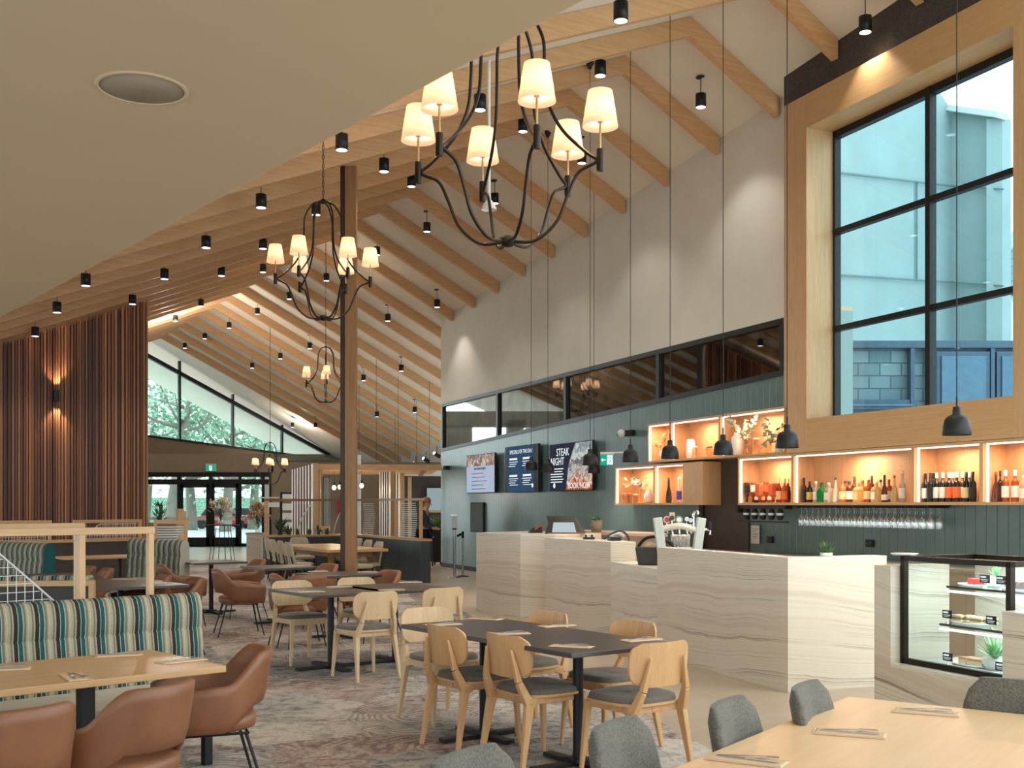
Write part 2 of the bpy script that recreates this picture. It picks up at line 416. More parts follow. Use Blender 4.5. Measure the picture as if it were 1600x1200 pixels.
SC.view_settings.view_transform = 'Standard'; SC.view_settings.look = 'None'; SC.view_settings.gamma = 1.0
SC.view_settings.exposure = 1.56; SC.view_settings.use_curve_mapping = False
# ================================================================== THE SETTING
U0 = wu(690); U1 = wu(1225)
def st_of(v):
    d = Vector((v[0], v[1], 0))-R0; return d.dot(RP), d.dot(RD)
def zc_u(u, D): return roofz(st_of(wp(u, D))[0])
UE = -5.6
# floors (carpet left of the line, tiles right of it, pale tiles by the entrance)
LX = lambda y: .176-.2145*(y-12.25)
def floor_poly(name, pts, m, lab):
    b = MB(); b.prism(pts, -.12, 0.0); return struct(name, b, m, lab)
floor_poly('floor', [(LX(-6), -6), (LX(30), 30), (-22, 30), (-22, -6)], M['carpet'], 'patterned grey, rust and teal carpet')
floor_poly('floor', [(LX(-6), -6), (9, -6), (9, 14), (.5, 34), (LX(30)+.0, 34), (LX(30), 30)], M['tile'], 'beige tiles along the bar')
floor_poly('floor', [(-22, 30), (LX(30), 30), (LX(30), 34), (.5, 34), (.5, 52), (-22, 52)], M['paletile'], 'pale tiles by the entrance')
# ceiling: two slopes
def slope(name, st, m, lab):
    b = MB()
    bt = [tuple(rp(s, t, roofz(s))) for s, t in st]; tp = [tuple(rp(s, t, roofz(s)+.16)) for s, t in st]
    n = len(bt)
    b.add(bt+tp, [tuple(range(n)), tuple(range(n, 2*n))[::-1]]+[(i, n+i, n+(i+1)%n, (i+1)%n) for i in range(n)])
    return struct(name, b, m, lab)
sA = st_of(wp(UE, 9.62)); sB = st_of(wp(U0, 9.62))
SFAR = lambda t: 8.0-.26*(16-t/SP)
slope('ceiling', [(0, -12), (0, 40), (SFAR(40)+1.6, 40), (SFAR(sB[1])+1.6, sB[1]), sB, sA, (st_of(wp(UE, 9.62))[0], -12)], M['plaster'], 'cream ceiling, slope above the bar')
slope('ceiling', [(0, -12), (-14.5, -12), (-14.5, 40), (0, 40)], M['plaster'], 'cream ceiling, slope above the dining room')
# rafters
def rafter(n, lab):
    t = n*SP; s1 = None
    D = 9.2 if n < 0 else 9.42
    if n <= 9:
        # s where the rafter meets the wall plane
        c = rp(0, t); s1 = (D-(c.x*WN.x+c.y*WN.y))/(RP.x*WN.x+RP.y*WN.y)-.03
    else: s1 = SFAR(t)
    L = 13.5 if n != 9 and n != 10 else 13.5
    h = .25; w = .055
    b = MB()
    A = lambda s, y, dz: (s, y, -(KR*s if s > 0 else -KL*s)-dz-.004)
    b.hexa([A(-L,-w,h), A(0,-w,h), A(0,w,h), A(-L,w,h)], [A(-L,-w,0), A(0,-w,0), A(0,w,0), A(-L,w,0)])
    b.hexa([A(0,-w,h), A(s1,-w,h), A(s1,w,h), A(0,w,h)], [A(0,-w,0), A(s1,-w,0), A(s1,w,0), A(0,w,0)])
    return single('roof_rafter', b, M['rafter'], lab, 'rafter', rp(0, t, RZ), RPHI, 'timber roof rafters')
for i, n in enumerate(range(-3, 22)):
    rafter(n, 'pale timber roof rafter bent at the ridge, %s counted from the bar window end' % ORD[i])
# foreground soffit
E1 = at(910, 5, 1.2*F/784); E2 = at(0, 497, 1.2*F/292)
dE = (E1-E2); dE.z = 0; dE.normalize(); ZS = E1.z
q1 = E1+dE*5.0; q2 = E2-dE*4.5; nE = Vector((-dE.y, dE.x, 0)) 
if nE.dot(-E1) < 0 and nE.y > 0: nE = -nE
nE = -nE if (E1+nE).length > (E1-nE).length else nE
b = MB(); b.prism([(q1.x, q1.y), (q2.x, q2.y), ((q2+nE*7).x, (q2+nE*7).y), ((q1+nE*5.5).x, (q1+nE*5.5).y)], ZS, ZS+.35)
struct('ceiling', b, M['soffit'], 'low taupe bulkhead ceiling in the foreground', bevel=.012)
p = at(222, 138, 1.2*F/651); 
r = thing('ceiling_speaker', 'round flush ceiling speaker in the low taupe bulkhead', 'speaker', (p.x, p.y, ZS))
b = MB(); b.lathe([(.118, 0), (.118, -.004), (.126, -.004), (.130, 0)], 40, cap=False); b.build('rim', M['soffit'], r)
b = MB(); b.lathe([(.0, -.003), (.118, -.002), (.118, 0)], 40, cap=False); b.build('grille', plain('speaker_grille', srgb(150,138,120), .7), r)

# ---- long wall behind the bar, local x along the wall toward the camera
o0 = wp(U0, 9.42)
def wloc(u): return u-U0
zt = 4.14; zl = wz(694, 703.5); zr = wz(1225, 583)
LE = wloc(UE); L1 = wloc(U1)
b = MB(); b.yprism([(0, 0), (LE, 0), (LE, 2.30), (L1, 2.30), (L1, zr), (0, zl)], 0, .2)
struct('wall_right', b, M['clad'], 'teal boarded wall behind the bar', o0, WPHI)
n_ = 8
top = [(L1*i/n_, zc_u(U0+L1*i/n_, 9.42)+.02) for i in range(n_+1)][::-1]
b = MB(); b.yprism([(0, zt), (L1, zt)]+top, 0, .2)
struct('wall_right', b, M['plasterw'], 'cream upper wall above the bar', o0, WPHI)
b = MB(); b.box(-.05, 0.0, 0, 4, 0, 6.2); struct('wall_right', b, M['plasterw'], 'end of the bar wall', o0, WPHI)
# dark papered wall above the window box
ua = wu(1225, 9.2); 
b = MB(); b.yprism([(wloc(ua), 6.7), (LE, 6.7), (LE, zc_u(UE, 9.2)+.02), (wloc(ua), zc_u(ua, 9.2)+.02)], -.22, .2)
struct('wall_right', b, M['paperdark'], 'charcoal textured wall above the big window', o0, WPHI)
# back room behind the clerestory
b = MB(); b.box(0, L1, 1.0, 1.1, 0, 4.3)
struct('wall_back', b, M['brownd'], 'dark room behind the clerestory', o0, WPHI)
b = MB(); b.box(0, 7.2, .9, .98, 0, 4.25); struct('wall_back', b, M['concrete'], 'added pale wall behind the clerestory, in place of bright reflections', o0, WPHI)  # added wall, its pale colour stands in for reflections in the far panes
b = MB(); b.box(L1, L1+.1, .2, 1.1, 0, 4.3); struct('wall_back', b, M['concrete'], 'pale outer end of the room behind the clerestory', o0, WPHI)
b = MB(); b.box(0, L1+.1, .2, 1.1, 4.3, 4.36); struct('ceiling', b, M['soffit'], 'ceiling of the room behind the clerestory', o0, WPHI)
# clerestory window
r = sroot('window_1', 'long dark clerestory window above the boards', o0, WPHI)
def zlow(x): return zl+(zr-zl)*x/L1
f = MB()
f.yprism([(0, zt-.07), (L1, zt-.07), (L1, zt+.01), (0, zt+.01)], -.015, .1)
f.yprism([(0, zl-.03), (L1, zr-.03), (L1, zr+.05), (0, zl+.05)], -.015, .1)
f.build('window_frame', M['black'], r)
xs = [0.05]+[wloc(wu(p)) for p in (777, 883, 1028)]+[L1-.03]
for x in xs:
    m = MB(); m.box(x-.05, x+.05, -.012, .09, zlow(x)+.03, zt-.05); m.build('mullion', M['black'], r)
g = MB(); g.yprism([(0, zl), (L1, zr), (L1, zt), (0, zt)], .04, .05); g.build('pane', M['clerglass'], r)

# ---- big timber framed window
DF = 9.07; o1 = wp(U0, DF)
ul, ui, ur = wu(1225, DF)-U0, wu(1260, DF)-U0, wu(1583, DF)-U0
r = sroot('window_2', 'big six-pane window in a deep oak box frame', o1, WPHI)
zb, zi, zj, zk = 2.25, 2.68, 6.43, 6.86
f = MB(); f.box(ul, ui, 0, .55, zb, zk); f.build('window_frame', M['oak'], r)
f = MB(); f.box(ur, ur+.55, 0, .55, zb, zk); f.build('window_frame', M['oak'], r)
f = MB(); f.box(ui, ur, 0, .55, zj, zk); f.build('window_frame', M['frame'], r)
f = MB(); f.box(ui, ur, 0, .55, zb+.0, zi); f.build('window_sill', M['frame'], r)
yg = .42
xm = wu(1450, DF+yg)-U0
b_ = MB()
b_.box(ui, ui+.04, yg, yg+.1, zi, zj); b_.box(ur-.04, ur, yg, yg+.1, zi, zj); b_.box(ui, ur, yg, yg+.1, zi, zi+.05); b_.box(ui, ur, yg, yg+.1, zj-.09, zj)
b_.build('sash', M['black'], r)
m = MB(); m.box(xm-.038, xm+.038, yg-.01, yg+.09, zi, zj); m.build('mullion', M['black'], r)
for z in (3.86, 5.12):
    m = MB(); m.box(ui, ur, yg-.005, yg+.085, z-.034, z+.034); m.build('mullion', M['black'], r)
for x0, x1 in ((ui+.04, xm-.038), (xm+.038, ur-.04)):
    for z0, z1 in ((zi, 3.86), (3.86, 5.12), (5.12, zj)):
        g = MB(); g.box(x0, x1, yg+.04, yg+.05, z0, z1); g.build('pane', M['bigglass'], r)

# ---- outside the big window: pale blue-green building
def outp(px, Y, z=0): 
    v = at(px, HZ, Y); v.z = z; return v
r = thing('neighbouring_building', 'pale blue-green rendered building with panel joints outside the big window', 'building', (0, 0, 0))
A_ = outp(1180, 19); B_ = outp(1487, 24); C_ = outp(1566, 23); D_ = outp(1566, 27.5)
def zat(px, py, Y): return CAMH+(HZ-py)/F*Y
b = MB()
za, zbb, zc_ = zat(1487, 172, 24)+3.2, zat(1487, 172, 24), zat(1566, 183, 23)
def wallq(p, q, zp, zq, th=.3):
    d = (q-p).normalized(); n = Vector((-d.y, d.x, 0))*th
    b.hexa([(p.x, p.y, 0), (q.x, q.y, 0), (q.x+n.x, q.y+n.y, 0), (p.x+n.x, p.y+n.y, 0)], [(p.x, p.y, zp), (q.x, q.y, zq), (q.x+n.x, q.y+n.y, zq), (p.x+n.x, p.y+n.y, zp)])
wallq(A_, B_, za, zbb); wallq(B_, C_, zbb, zc_); wallq(C_, D_, zc_, zc_)
b.build('wall', M['concrete'], r)
def joint(px0, py0, Y0, px1, py1, Y1, m, w=.03, dy=-.06):
    k = MB(); k.bar(at(px0, py0, Y0)+Vector((0, dy, 0)), at(px1, py1, Y1)+Vector((0, dy, 0)), w, w); return k.build('panel_joint', m, r)
jm = plain('joint_blue_grey', srgb(100,128,132), .8)  # darker blue-grey for the panel joint bars
def YA(px):
    x = (px-800)/F; k = (A_.x-x*A_.y)/(x*(B_.y-A_.y)-(B_.x-A_.x)); return A_.y+(B_.y-A_.y)*k
joint(1300, 270, YA(1300), 1487, 292, 23.9, jm); joint(1487, 292, 23.95, 1566, 297, 22.95, jm)
joint(1300, 430, YA(1300), 1487, 442, 23.9, jm); joint(1487, 442, 23.95, 1566, 448, 22.95, jm)
joint(1431, 284, YA(1431), 1431, 440, YA(1431), jm)
k = MB(); k.bar(at(1487, 170, 23.9), at(1566, 181, 22.9), .35, .12); k.build('parapet_cap', M['shopwhite'], r)
# low shingled wing with dark glazing
r = thing('shingled_extension', 'low shingle-clad extension with dark window frames outside the big window', 'building', (0, 0, 0))
zz = lambda py, Y: CAMH+(HZ-py)/F*Y
p0 = outp(1310, 17.5); p1 = outp(1640, 17.5)
t = NT('grey_timber_shingles'); v = t.co(); bk = t.new('TexBrick', {'Vector': t.new('Mapping', {'Vector': v, 'Rotation': (pi/2, 0, 0)}).outputs[0], 'Color1': srgb(134,160,170), 'Color2': srgb(104,130,142), 'Mortar': srgb(84,106,118), 'Scale': 1.0, 'Mortar Size': .012, 'Brick Width': .34, 'Row Height': .2})
M['shingle'] = t.pbr(bk.outputs[0], .8)
k = MB(); k.box(p0.x, p1.x, 17.5, 17.8, 0, zz(545, 17.5)); k.build('wall', M['shingle'], r)
k = MB(); k.box(p0.x, p1.x, 17.38, 17.5, zz(545, 17.5), zz(534, 17.5)); k.build('gutter', plain('slate_blue_trim', srgb(70,98,120), .5), r)
bl = plain('blue_window_frames', srgb(60,92,118), .4); dg = plain('dark_blue_glazing', srgb(80,120,148), .1)
for a0, a1, y0, y1 in ((1322, 1432, 625, 640), (1462, 1545, 550, 640), (1556, 1640, 550, 640)):
    k = MB(); k.box(outp(a0, 17.4).x, outp(a1, 17.4).x, 17.36, 17.48, zz(y1, 17.4), zz(y0, 17.4)); w_ = k.build('window', bl, r)
    k = MB(); k.box(outp(a0+7, 17.4).x, outp(a1-7, 17.4).x, 17.33, 17.36, zz(y1-5, 17.4), zz(y0+7, 17.4)); k.build('pane', dg, w_)
k = MB()
for a0 in (1326, 1424, 1452, 1549): k.box(outp(a0, 17.4).x-.03, outp(a0, 17.4).x+.03, 17.34, 17.49, 1, zz(545, 17.4))
k.build('window_post', bl, r)
# tiled roof corner
r = thing('gabled_roof_house', 'house with a grey shingled roof at the right edge outside the big window', 'house', (0, 0, 0))
Y = 30
k = MB(); k.yprism([(outp(1574, Y).x, zz(460, Y)), (outp(1574, Y).x, zz(395, Y)), (outp(1640, Y).x, zz(330, Y)), (outp(1700, Y).x, zz(395, Y)), (outp(1700, Y).x, zz(460, Y))], Y, Y+4); k.build('roof', M['shingle'], r)
k = MB(); k.box(outp(1582, Y).x, outp(1690, Y).x, Y+.2, Y+3.6, 0, zz(460, Y)); k.build('wall', M['shopwhite'], r)

# ---- slatted wall on the left
T1 = 14.08; q0, q1_ = 3.95, 9.6
ob = rp(-q0, T1)
b = MB(); b.yprism([(0, 0), (-(q1_-q0), 0), (-(q1_-q0), roofz(-q1_)-.30), (0, roofz(-q0)-.30)], .03, .16)
struct('wall_left', b, M['postdark'], 'dark backing of the slatted wall', ob, RPHI)
b = MB(); x = 0.0
rnd = random.Random(3)
while x > -(q1_-q0):
    w_ = rnd.choice((.028, .034, .042, .05)); gp_ = rnd.choice((.012, .018, .026, .034)); d_ = rnd.choice((.03, .045, .06, .075))
    b.t = rnd.random()*.95+.03
    zt_ = roofz(-(q0-x))-.27
    b.box(x-w_, x, .03-d_, .03, .02, zt_); x -= w_+gp_
struct('wall_left', b, M['batten'], 'red-brown vertical timber batten wall', ob, RPHI)
# side return of the slatted wall toward the entrance
b = MB(); b.box(-.14, .0, .16, .5, 0, roofz(-q0)-.30); struct('wall_left', b, M['brownd'], 'end return of the batten wall', ob, RPHI)

pl_ = rp(-10.2, 14.3); b = MB(); b.box(0, .2, 0, 19.5, 0, roofz(-10.2)+.1)
struct('wall_left', b, M['brown'], 'brown side wall beyond the batten wall', (pl_.x, pl_.y, 0), RPHI)
# ---- gable end with sloping window
G1 = ceil_hit(231, 531, 1); G2 = ceil_hit(513, 707, 1)
gd = Vector((G2.x-G1.x, G2.y-G1.y, 0)); GL = gd.length; gd.normalize(); GPHI = atan2(gd.y, gd.x)
def gx(px, py=None):      # local x and z on the gable plane
    x = (px-800)/F                       # G1 + gd*k : (G1.x+gd.x k)/(G1.y+gd.y k) = x
    k = (x*G1.y-G1.x)/(gd.x-x*gd.y); Y = G1.y+gd.y*k
    return k, (CAMH+(HZ-py)/F*Y if py is not None else None), Y
og = Vector((G1.x, G1.y, 0))
xl, zl_, _ = gx(205, 679.8); xr_, zr_, _ = gx(515, 720)
def zceil(k):
    v = og+gd*k; return roofz(st_of(v)[0])
kd, _, _ = gx(427)
kE = gx(604)[0]
b = MB(); b.yprism([(xl, 3.2), (kd, 3.2), (kd, 0), (kE, 0), (kE, zceil(kE)), (xr_, zceil(xr_)), (xr_, zr_), (xl, zl_)], 0, .2)
struct('wall_back', b, M['brown'], 'brown gable wall above the entrance', og, GPHI)
b = MB()
for x0, x1, z0, z1 in ((xl-9, xl-4.9, 0, 5.5), (xl-3.5, xl-2.7, 0, 5.2), (xl-1.3, xl, 0, 5.0), (xl-4.9, xl-1.3, 0, .6), (xl-9, xl, 4.9, 5.6)): b.box(x0, x1, .13, .3, z0, z1)
struct('wall_back', b, M['plasterw'], 'gable wall hidden behind the batten wall', og, GPHI)
r = sroot('window_3', 'triangular gable window above the entrance', og, GPHI)
f = MB(); zz1 = zceil(xl); zz2 = zceil(xr_)
f.yprism([(xl, zl_), (xr_, zr_), (xr_, zr_+.09), (xl, zl_+.09)], -.03, .12)
f.yprism([(xl, zz1-.16), (xr_, zz2-.16), (xr_, zz2+.0), (xl, zz1+.0)], -.03, .12)
f.build('window_frame', M['black'], r)
for px in (281, 364, 441, 513):
    k, _, _ = gx(px); s_ = (k-xl)/(xr_-xl)
    m = MB(); m.box(k-.04, k+.04, -.03, .1, zl_+(zr_-zl_)*s_, zceil(k)-.05); m.build('mullion', M['black'], r)
g = MB(); g.yprism([(xl, zl_), (xr_, zr_), (xr_, zz2), (xl, zz1)], .04, .05); g.build('pane', M['teaglass'], r)
# ---- entrance bulkhead and sliding doors (frontal, Y = 42)
YE = 42.0
X = lambda px, Y=YE: (px-800)/F*Y
Zp = lambda py, Y=YE: CAMH+(HZ-py)/F*Y
b = MB(); b.box(X(205), X(427), YE, YE+.25, Zp(738), Zp(709)); b.box(X(423), X(505), YE, YE+.25, 0, Zp(722)); b.box(X(516), X(760), YE, YE+.25, 0, Zp(722)); b.box(X(505), X(516), YE, YE+.25, 0, Zp(835)); b.box(X(505), X(516), YE, YE+.25, Zp(745), Zp(722))
b.box(X(205), X(505), YE+.25, YE+6.5, Zp(709)-.1, Zp(709))
struct('wall_back', b, M['brown'], 'brown bulkhead around the entrance doors')
r = sroot('door_1', 'glazed sliding entrance doors in dark frames')
f = MB(); f.box(X(205), X(423), YE-.03, YE+.15, Zp(745), Zp(738)); f.box(X(205), X(423), YE-.06, YE+.2, Zp(757), Zp(749))
f.box(X(205), X(423), YE-.03, YE+.15, 0, .12)
for a, c in ((277, 283), (327, 332), (373, 376), (409, 413), (421, 424)): f.box(X(a), X(c), YE-.03, YE+.15, 0, Zp(745))
f.build('door_frame', M['black'], r)
def leaf(a, c, nm='door_leaf', w=4):
    f = MB()
    f.box(X(a), X(a+w), YE-.09, YE-.03, .05, Zp(756)); f.box(X(c-w), X(c), YE-.09, YE-.03, .05, Zp(756))
    f.box(X(a), X(c), YE-.09, YE-.03, .05, .35); f.box(X(a), X(c), YE-.09, YE-.03, Zp(762), Zp(756))
    l = f.build(nm, M['black'], r)
    g = MB(); g.box(X(a+w), X(c-w), YE-.065, YE-.055, .35, Zp(762)); g.build('pane', M['teaglass'], l)
    s = MB(); s.box(X(a+w), X(c-w), YE-.072, YE-.067, Zp(813), Zp(808)); s.build('manifestation_strip', M['shopwhite'], l)
leaf(283, 327, w=4); leaf(332, 373, w=4)
for a, c in ((205, 276), (376, 408)):
    g = MB(); g.box(X(a), X(c), YE+.04, YE+.05, .12, Zp(757)); g.build('pane', M['teaglass'], r)
    s = MB(); s.box(X(a), X(c), YE+.03, YE+.037, Zp(813), Zp(808)); s.build('manifestation_strip', M['shopwhite'], r)
b = MB(); b.box(X(414), X(421), YE-.05, YE+.1, 0, Zp(746)); b.build('side_panel', M['shopwhite'], r)
r = sroot('window_4', 'narrow bluish window with vertical blinds')
g = MB(); g.box(X(505), X(516), YE+.1, YE+.11, Zp(835), Zp(745)); g.build('pane', M['bigglass'], r)
for k in range(5):
    g = MB(); g.box(X(506+k*2.1), X(507+k*2.1), YE+.06, YE+.09, Zp(835), Zp(746)); g.build('blind_slat', M['shopwhite'], r)
# eave wall beyond the bar wall
b = MB()
ta, tb_ = 22.0, 37.5
pa = rp(SFAR(ta)+.9, ta); pb = rp(SFAR(tb_)+.9, tb_)
b.hexa([(pa.x, pa.y, 0), (pa.x+.2, pa.y, 0), (pb.x+.2, pb.y, 0), (pb.x, pb.y, 0)], [(pa.x, pa.y, 2.9), (pa.x+.2, pa.y, 2.9), (pb.x+.2, pb.y, 2.55), (pb.x, pb.y, 2.55)])
struct('wall_right', b, M['concrete'], 'low eave wall beyond the bar')
b = MB(); b.box(X(608, 36), X(700, 36), 36, 36.15, 0, Zp(742, 36)); struct('wall_back', b, M['brownd'], 'dark brown wall of the lounge')
b = MB(); b.box(X(630, 35), X(700, 35), 34.6, 35.9, Zp(743, 35), Zp(735, 35)); struct('ceiling', b, M['shopwhite'], 'pale bulkhead over the lounge')
b = MB(); b.box(X(556, 34), X(563, 34), 34, 34.15, 0, 3.1); struct('wall_column', b, M['shopwhite'], 'slim pale column beyond the timber post')

# ---- dark recess panel and stair door between the shelves
b = MB(); b.box(wloc(wu(1098)), wloc(wu(1172)), -.03, 0.0, 0, 2.25)
struct('wall_panel', b, M['brownd'], 'dark brown panel between the bar shelves', o0, WPHI)
b = MB(); b.box(wloc(wu(1098)), wloc(wu(1104)), -.07, -.03, .9, 2.25)
struct('trim_1', b, M['blackm'], 'black edge strip of the brown panel', o0, WPHI)
b = MB(); b.box(0, LE, -.02, 0, 0, .1); struct('baseboard_right', b, M['blackm'], 'dark baseboard of the boarded wall', o0, WPHI)
# ================================================================== LAMPS
def light(kind, loc, energy, col=(1, .86, .70), parent=None, size=.1, spot=None, name='lamp_light', rot=(0,0,0)):
    l = bpy.data.lights.new(name, kind); l.energy = energy; l.color = col
    if kind in ('POINT', 'SPOT'): l.shadow_soft_size = size
    if kind == 'SPOT': l.spot_size = spot or radians(80); l.spot_blend = .5
    if kind == 'AREA': l.size = size
    o = bpy.data.objects.new(name, l); COL.objects.link(o); o.location = loc; o.rotation_euler = rot
    if parent: par(o, parent)
    return o
PA = 84.0
PE = 30.0     # spot energy of one downlight
# --- cylinder downlights
r = thing('cylinder_downlight', '', 'downlight')
b = MB(); b.lathe([(.07, -.012), (.07, 0)], 20); b.build('canopy', M['blackm'], r)
b = MB(); b.lathe([(.006, -.25), (.006, -.01)], 8); b.build('rod', M['blackm'], r)
b = MB(); b.lathe([(.068, -.425), (.075, -.425), (.075, -.24), (.02, -.235)], 24); b.build('can', M['black'], r)
b = MB(); b.lathe([(0, -.4265), (.066, -.4265)], 20, cap=False); b.build('lens', M['spotface'], r)
cproto = r
cans = [(970,18),(938,107),(750,160),(600,258),(534,222),(408,314),(494,327),(322,378),(411,381),(257,428),(346,424),(134,437),(411,419),(89,480),(207,468),(55,518),(314,473),(274,497),(1352,38),(1095,157),(909,246),(773,310),(667,355),(589,392),(510,433),(606,496),(683,474),(452,462),(402,486),(358,508),(484,540),(536,512),(568,590),(627,575),(438,556),(394,571),(648,640),(589,647),(493,664),(457,664),(320,525),(289,540),(817,196),(643,283)]
pts = []
for px, py in cans:
    for sd in (-1, 1):
        p = ceil_hit(px, py, sd, .33)
        s, t = st_of(p)
        if p.y > 0 and (s > 0) == (sd > 0): pts.append((s, t, px, py)); break
# rows of the same grid the photo only hints at near the camera
pts += [(.68, -5.2, 0, 0), (-2.85, -5.2, 0, 0)]
lists = {-1: [], 1: []}
for q in sorted(pts, key=lambda q: q[1]): lists[1 if q[0] > 0 else -1].append(q)
first = True
for sd in (-1, 1):
    for i, (s, t, px, py) in enumerate(lists[sd]):
        side = 'bar side' if sd > 0 else 'dining side'
        lab = 'black cylinder downlight on the %s of the ceiling, %s nearest the camera' % (side, ORD[i])
        loc = rp(s, t, roofz(s))
        if first: cproto.location = loc; cproto['label'] = lab; cproto['group'] = 'cylinder downlights'; c = cproto; first = False
        else: c = dup(cproto, loc, 0, lab, 'cylinder downlights')
        light('SPOT', (loc.x, loc.y, loc.z-.44), PE, (1, .93, .84), None, .06, radians(100), 'downlight_beam')
    light('POINT', (loc.x, loc.y, loc.z-.62), PA*(.25 if t > 29 else 1)*(1.6 if sd > 0 and t < 20 else 1), (1, .91, .80), None, .08, name='ceiling_fill')  # added fill lamp in the air below a can, brightens the ceiling
# --- bell pendants over the bar
def bell(px, yb, Y, lab):
    h = CAMH+(HZ-yb)/F*Y; x = (px-800)/F*Y
    s, t = st_of((x, Y)); zc = roofz(s)
    r = thing('bell_pendant', lab, 'pendant lamp', (x, Y, h), 0, 'black bell pendants over the bar')
    b = MB(); b.lathe([(.108, 0), (.110, .004), (.104, .07), (.092, .125), (.07, .150), (.034, .165), (.030, .22), (.026, .225), (.0, .226)], 28, cap=False)
    b.lathe([(.104, .006), (.098, .07), (.086, .12), (.06, .144), (0, .15)], 28, cap=False); b.build('bell_shade', M['black'], r)
    b = MB(); b.tube([(0, 0, .22), (0, 0, .30)], .008, 8); b.build('cord_grip', M['blackm'], r)
    b = MB(); b.tube([(0, 0, .29), (0, 0, zc-h)], .0045, 6); b.build('cord', M['blackm'], r)
    b = MB(); b.lathe([(.02, zc-h-.09), (.055, zc-h-.01), (.055, zc-h+.02)], 16); b.build('canopy', M['blackm'], r)
    b = MB(); b.blob((0, 0, .06), (.03, .03, .035), 10, 6); b.build('bulb', M['bulb'], r)
    light('SPOT', (0, 0, .02), 14, (1, .80, .60), r, .04, radians(120), 'pendant_glow')
bell(1495, 680, 8.8, 'black bell pendant in front of the big window')
bell(1230, 700, 10.7, 'black bell pendant at the left frame of the big window')
bell(1130, 711, 12.25, 'black bell pendant before the upper lit shelf, middle of three there')
bell(1047, 717, 13.4, 'black bell pendant before the left end of the upper lit shelf')
bell(985, 722, 14.3, 'black bell pendant under the round camera, left of the lit shelves')
bell(922, 727, 15.5, 'black bell pendant over the steak menu screen, the nearer and larger')
bell(928, 739, 19.3, 'black bell pendant over the steak menu screen, the farther and smaller')
bell(830, 735, 18.64, 'black bell pendant over the specials menu screen')
bell(856, 738, 18.53, 'black bell pendant between the specials screen and the steak screen')
# --- chandeliers
def bez(p, n=7):      # smooth path through points (catmull-rom)
    P = [p[0]]+list(p)+[p[-1]]; out = []
    for i in range(1, len(P)-2):
        for k in range(n):
            t = k/n; a, b_, c, d = [Vector(P[i+j]) for j in (-1, 0, 1, 2)]
            out.append(.5*((2*b_)+(c-a)*t+(2*a-5*b_+4*c-d)*t*t+(3*b_-a-3*c+d)*t**3))
    return out+[Vector(P[-2])]
def chand(x, y, z, ph, lab, en=12, n=6, chain=True):
    r = thing('chandelier', lab, 'chandelier', (x, y, z), 0, 'bronze cage chandeliers')
    zc = roofz(st_of((x, y))[0])-z
    b = MB(); b.lathe([(0, -.03), (.03, -.025), (.045, 0), (.045, .02), (.02, .035), (0, .04)], 16, cap=False)
    b.lathe([(0, 1.27), (.035, 1.28), (.035, 1.31), (.012, 1.33), (0, 1.34)], 14, cap=False); b.build('hub', M['bronze'], r)
    b = MB()
    for k in range(int((zc-1.34)/.05)):
        zz_ = 1.345+k*.05
        q = [(.011*cos(a), 0, .03*sin(a)+zz_) if k % 2 else (0, .011*cos(a), .03*sin(a)+zz_) for a in [2*pi*j/8 for j in range(9)]]
        b.tube(q, .004, 4, cap=False)
    b.build('chain', M['bronze'], r)
    b = MB(); b.lathe([(.05, zc-.04), (.06, zc)], 14); b.build('canopy', M['bronze'], r)
    for k in range(n):
        a = radians(ph+60*k) if n == 6 else radians(ph[k])
        dx, dy = sin(a), -cos(a)
        pr = [(.03,.0),(.16,.0),(.28,.10),(.34,.24),(.40,.36),(.50,.415),(.44,.47),(.31,.60),(.23,.76),(.21,.95),(.20,1.12),(.12,1.26),(.02,1.295)]
        arm = MB(); arm.tube(bez([(q[0]*dx, q[0]*dy, q[1]) for q in pr], 5), .0095, 8); arm.build('arm', M['bronze'], r)
        c = (.52*dx, .52*dy)
        cup = MB(); cup.lathe([(.018, .36), (.020, .37), (.020, .47), (.018, .48)], 12, c); cp = cup.build('candle_cup', M['bronze'], r)
        st = MB(); st.lathe([(.006, .48), (.006, .62), (.016, .625), (.016, .67), (0, .672)], 10, c, cap=False); st.build('stem', M['frame'], cp)
        sh = MB(); sh.lathe([(.097, .60), (.066, .795)], 24, c, cap=False); sh.build('lamp_shade', M['shade'], r, solid=.003)
        bl_ = MB(); bl_.blob((c[0], c[1], .70), (.022, .022, .035), 8, 6); bl_.build('bulb', M['bulb'], r)
        light('POINT', (c[0], c[1], .70), en, (1, .76, .52), r, .03, name='shade_glow')
    return r
def chpos(px, py, Y): p = at(px, py, Y); return p.x, p.y, p.z
chand(*chpos(793, 378, 6.2), 17, 'large near chandelier of six cream shades partly behind the low bulkhead', 9)
chand(*chpos(505, 497, 12.4), -20, 'six-shade bronze chandelier hanging just left of the timber post', 12)
chand(*chpos(509, 628, 26.3), 12, 'small-looking chandelier directly behind the timber post', 14)
chand(*chpos(422, 756, 35), 8, 'farthest chandelier, hanging before the brown wall right of the entrance', 14)
# white rod lamp
p = at(764, 328, 13.0)
r = thing('white_pendant', 'white bell pendant on a long white rod behind the large chandelier', 'pendant lamp', p)
zc = roofz(st_of(p)[0])-p.z
b = MB(); b.tube([(0, 0, .03), (0, 0, zc)], .02, 10); b.build('rod', M['white'], r)
b = MB(); b.lathe([(.09, 0), (.085, .03), (.05, .09), (.025, .12), (.02, .2), (0, .2)], 20, cap=False); b.build('bell', M['white'], r)
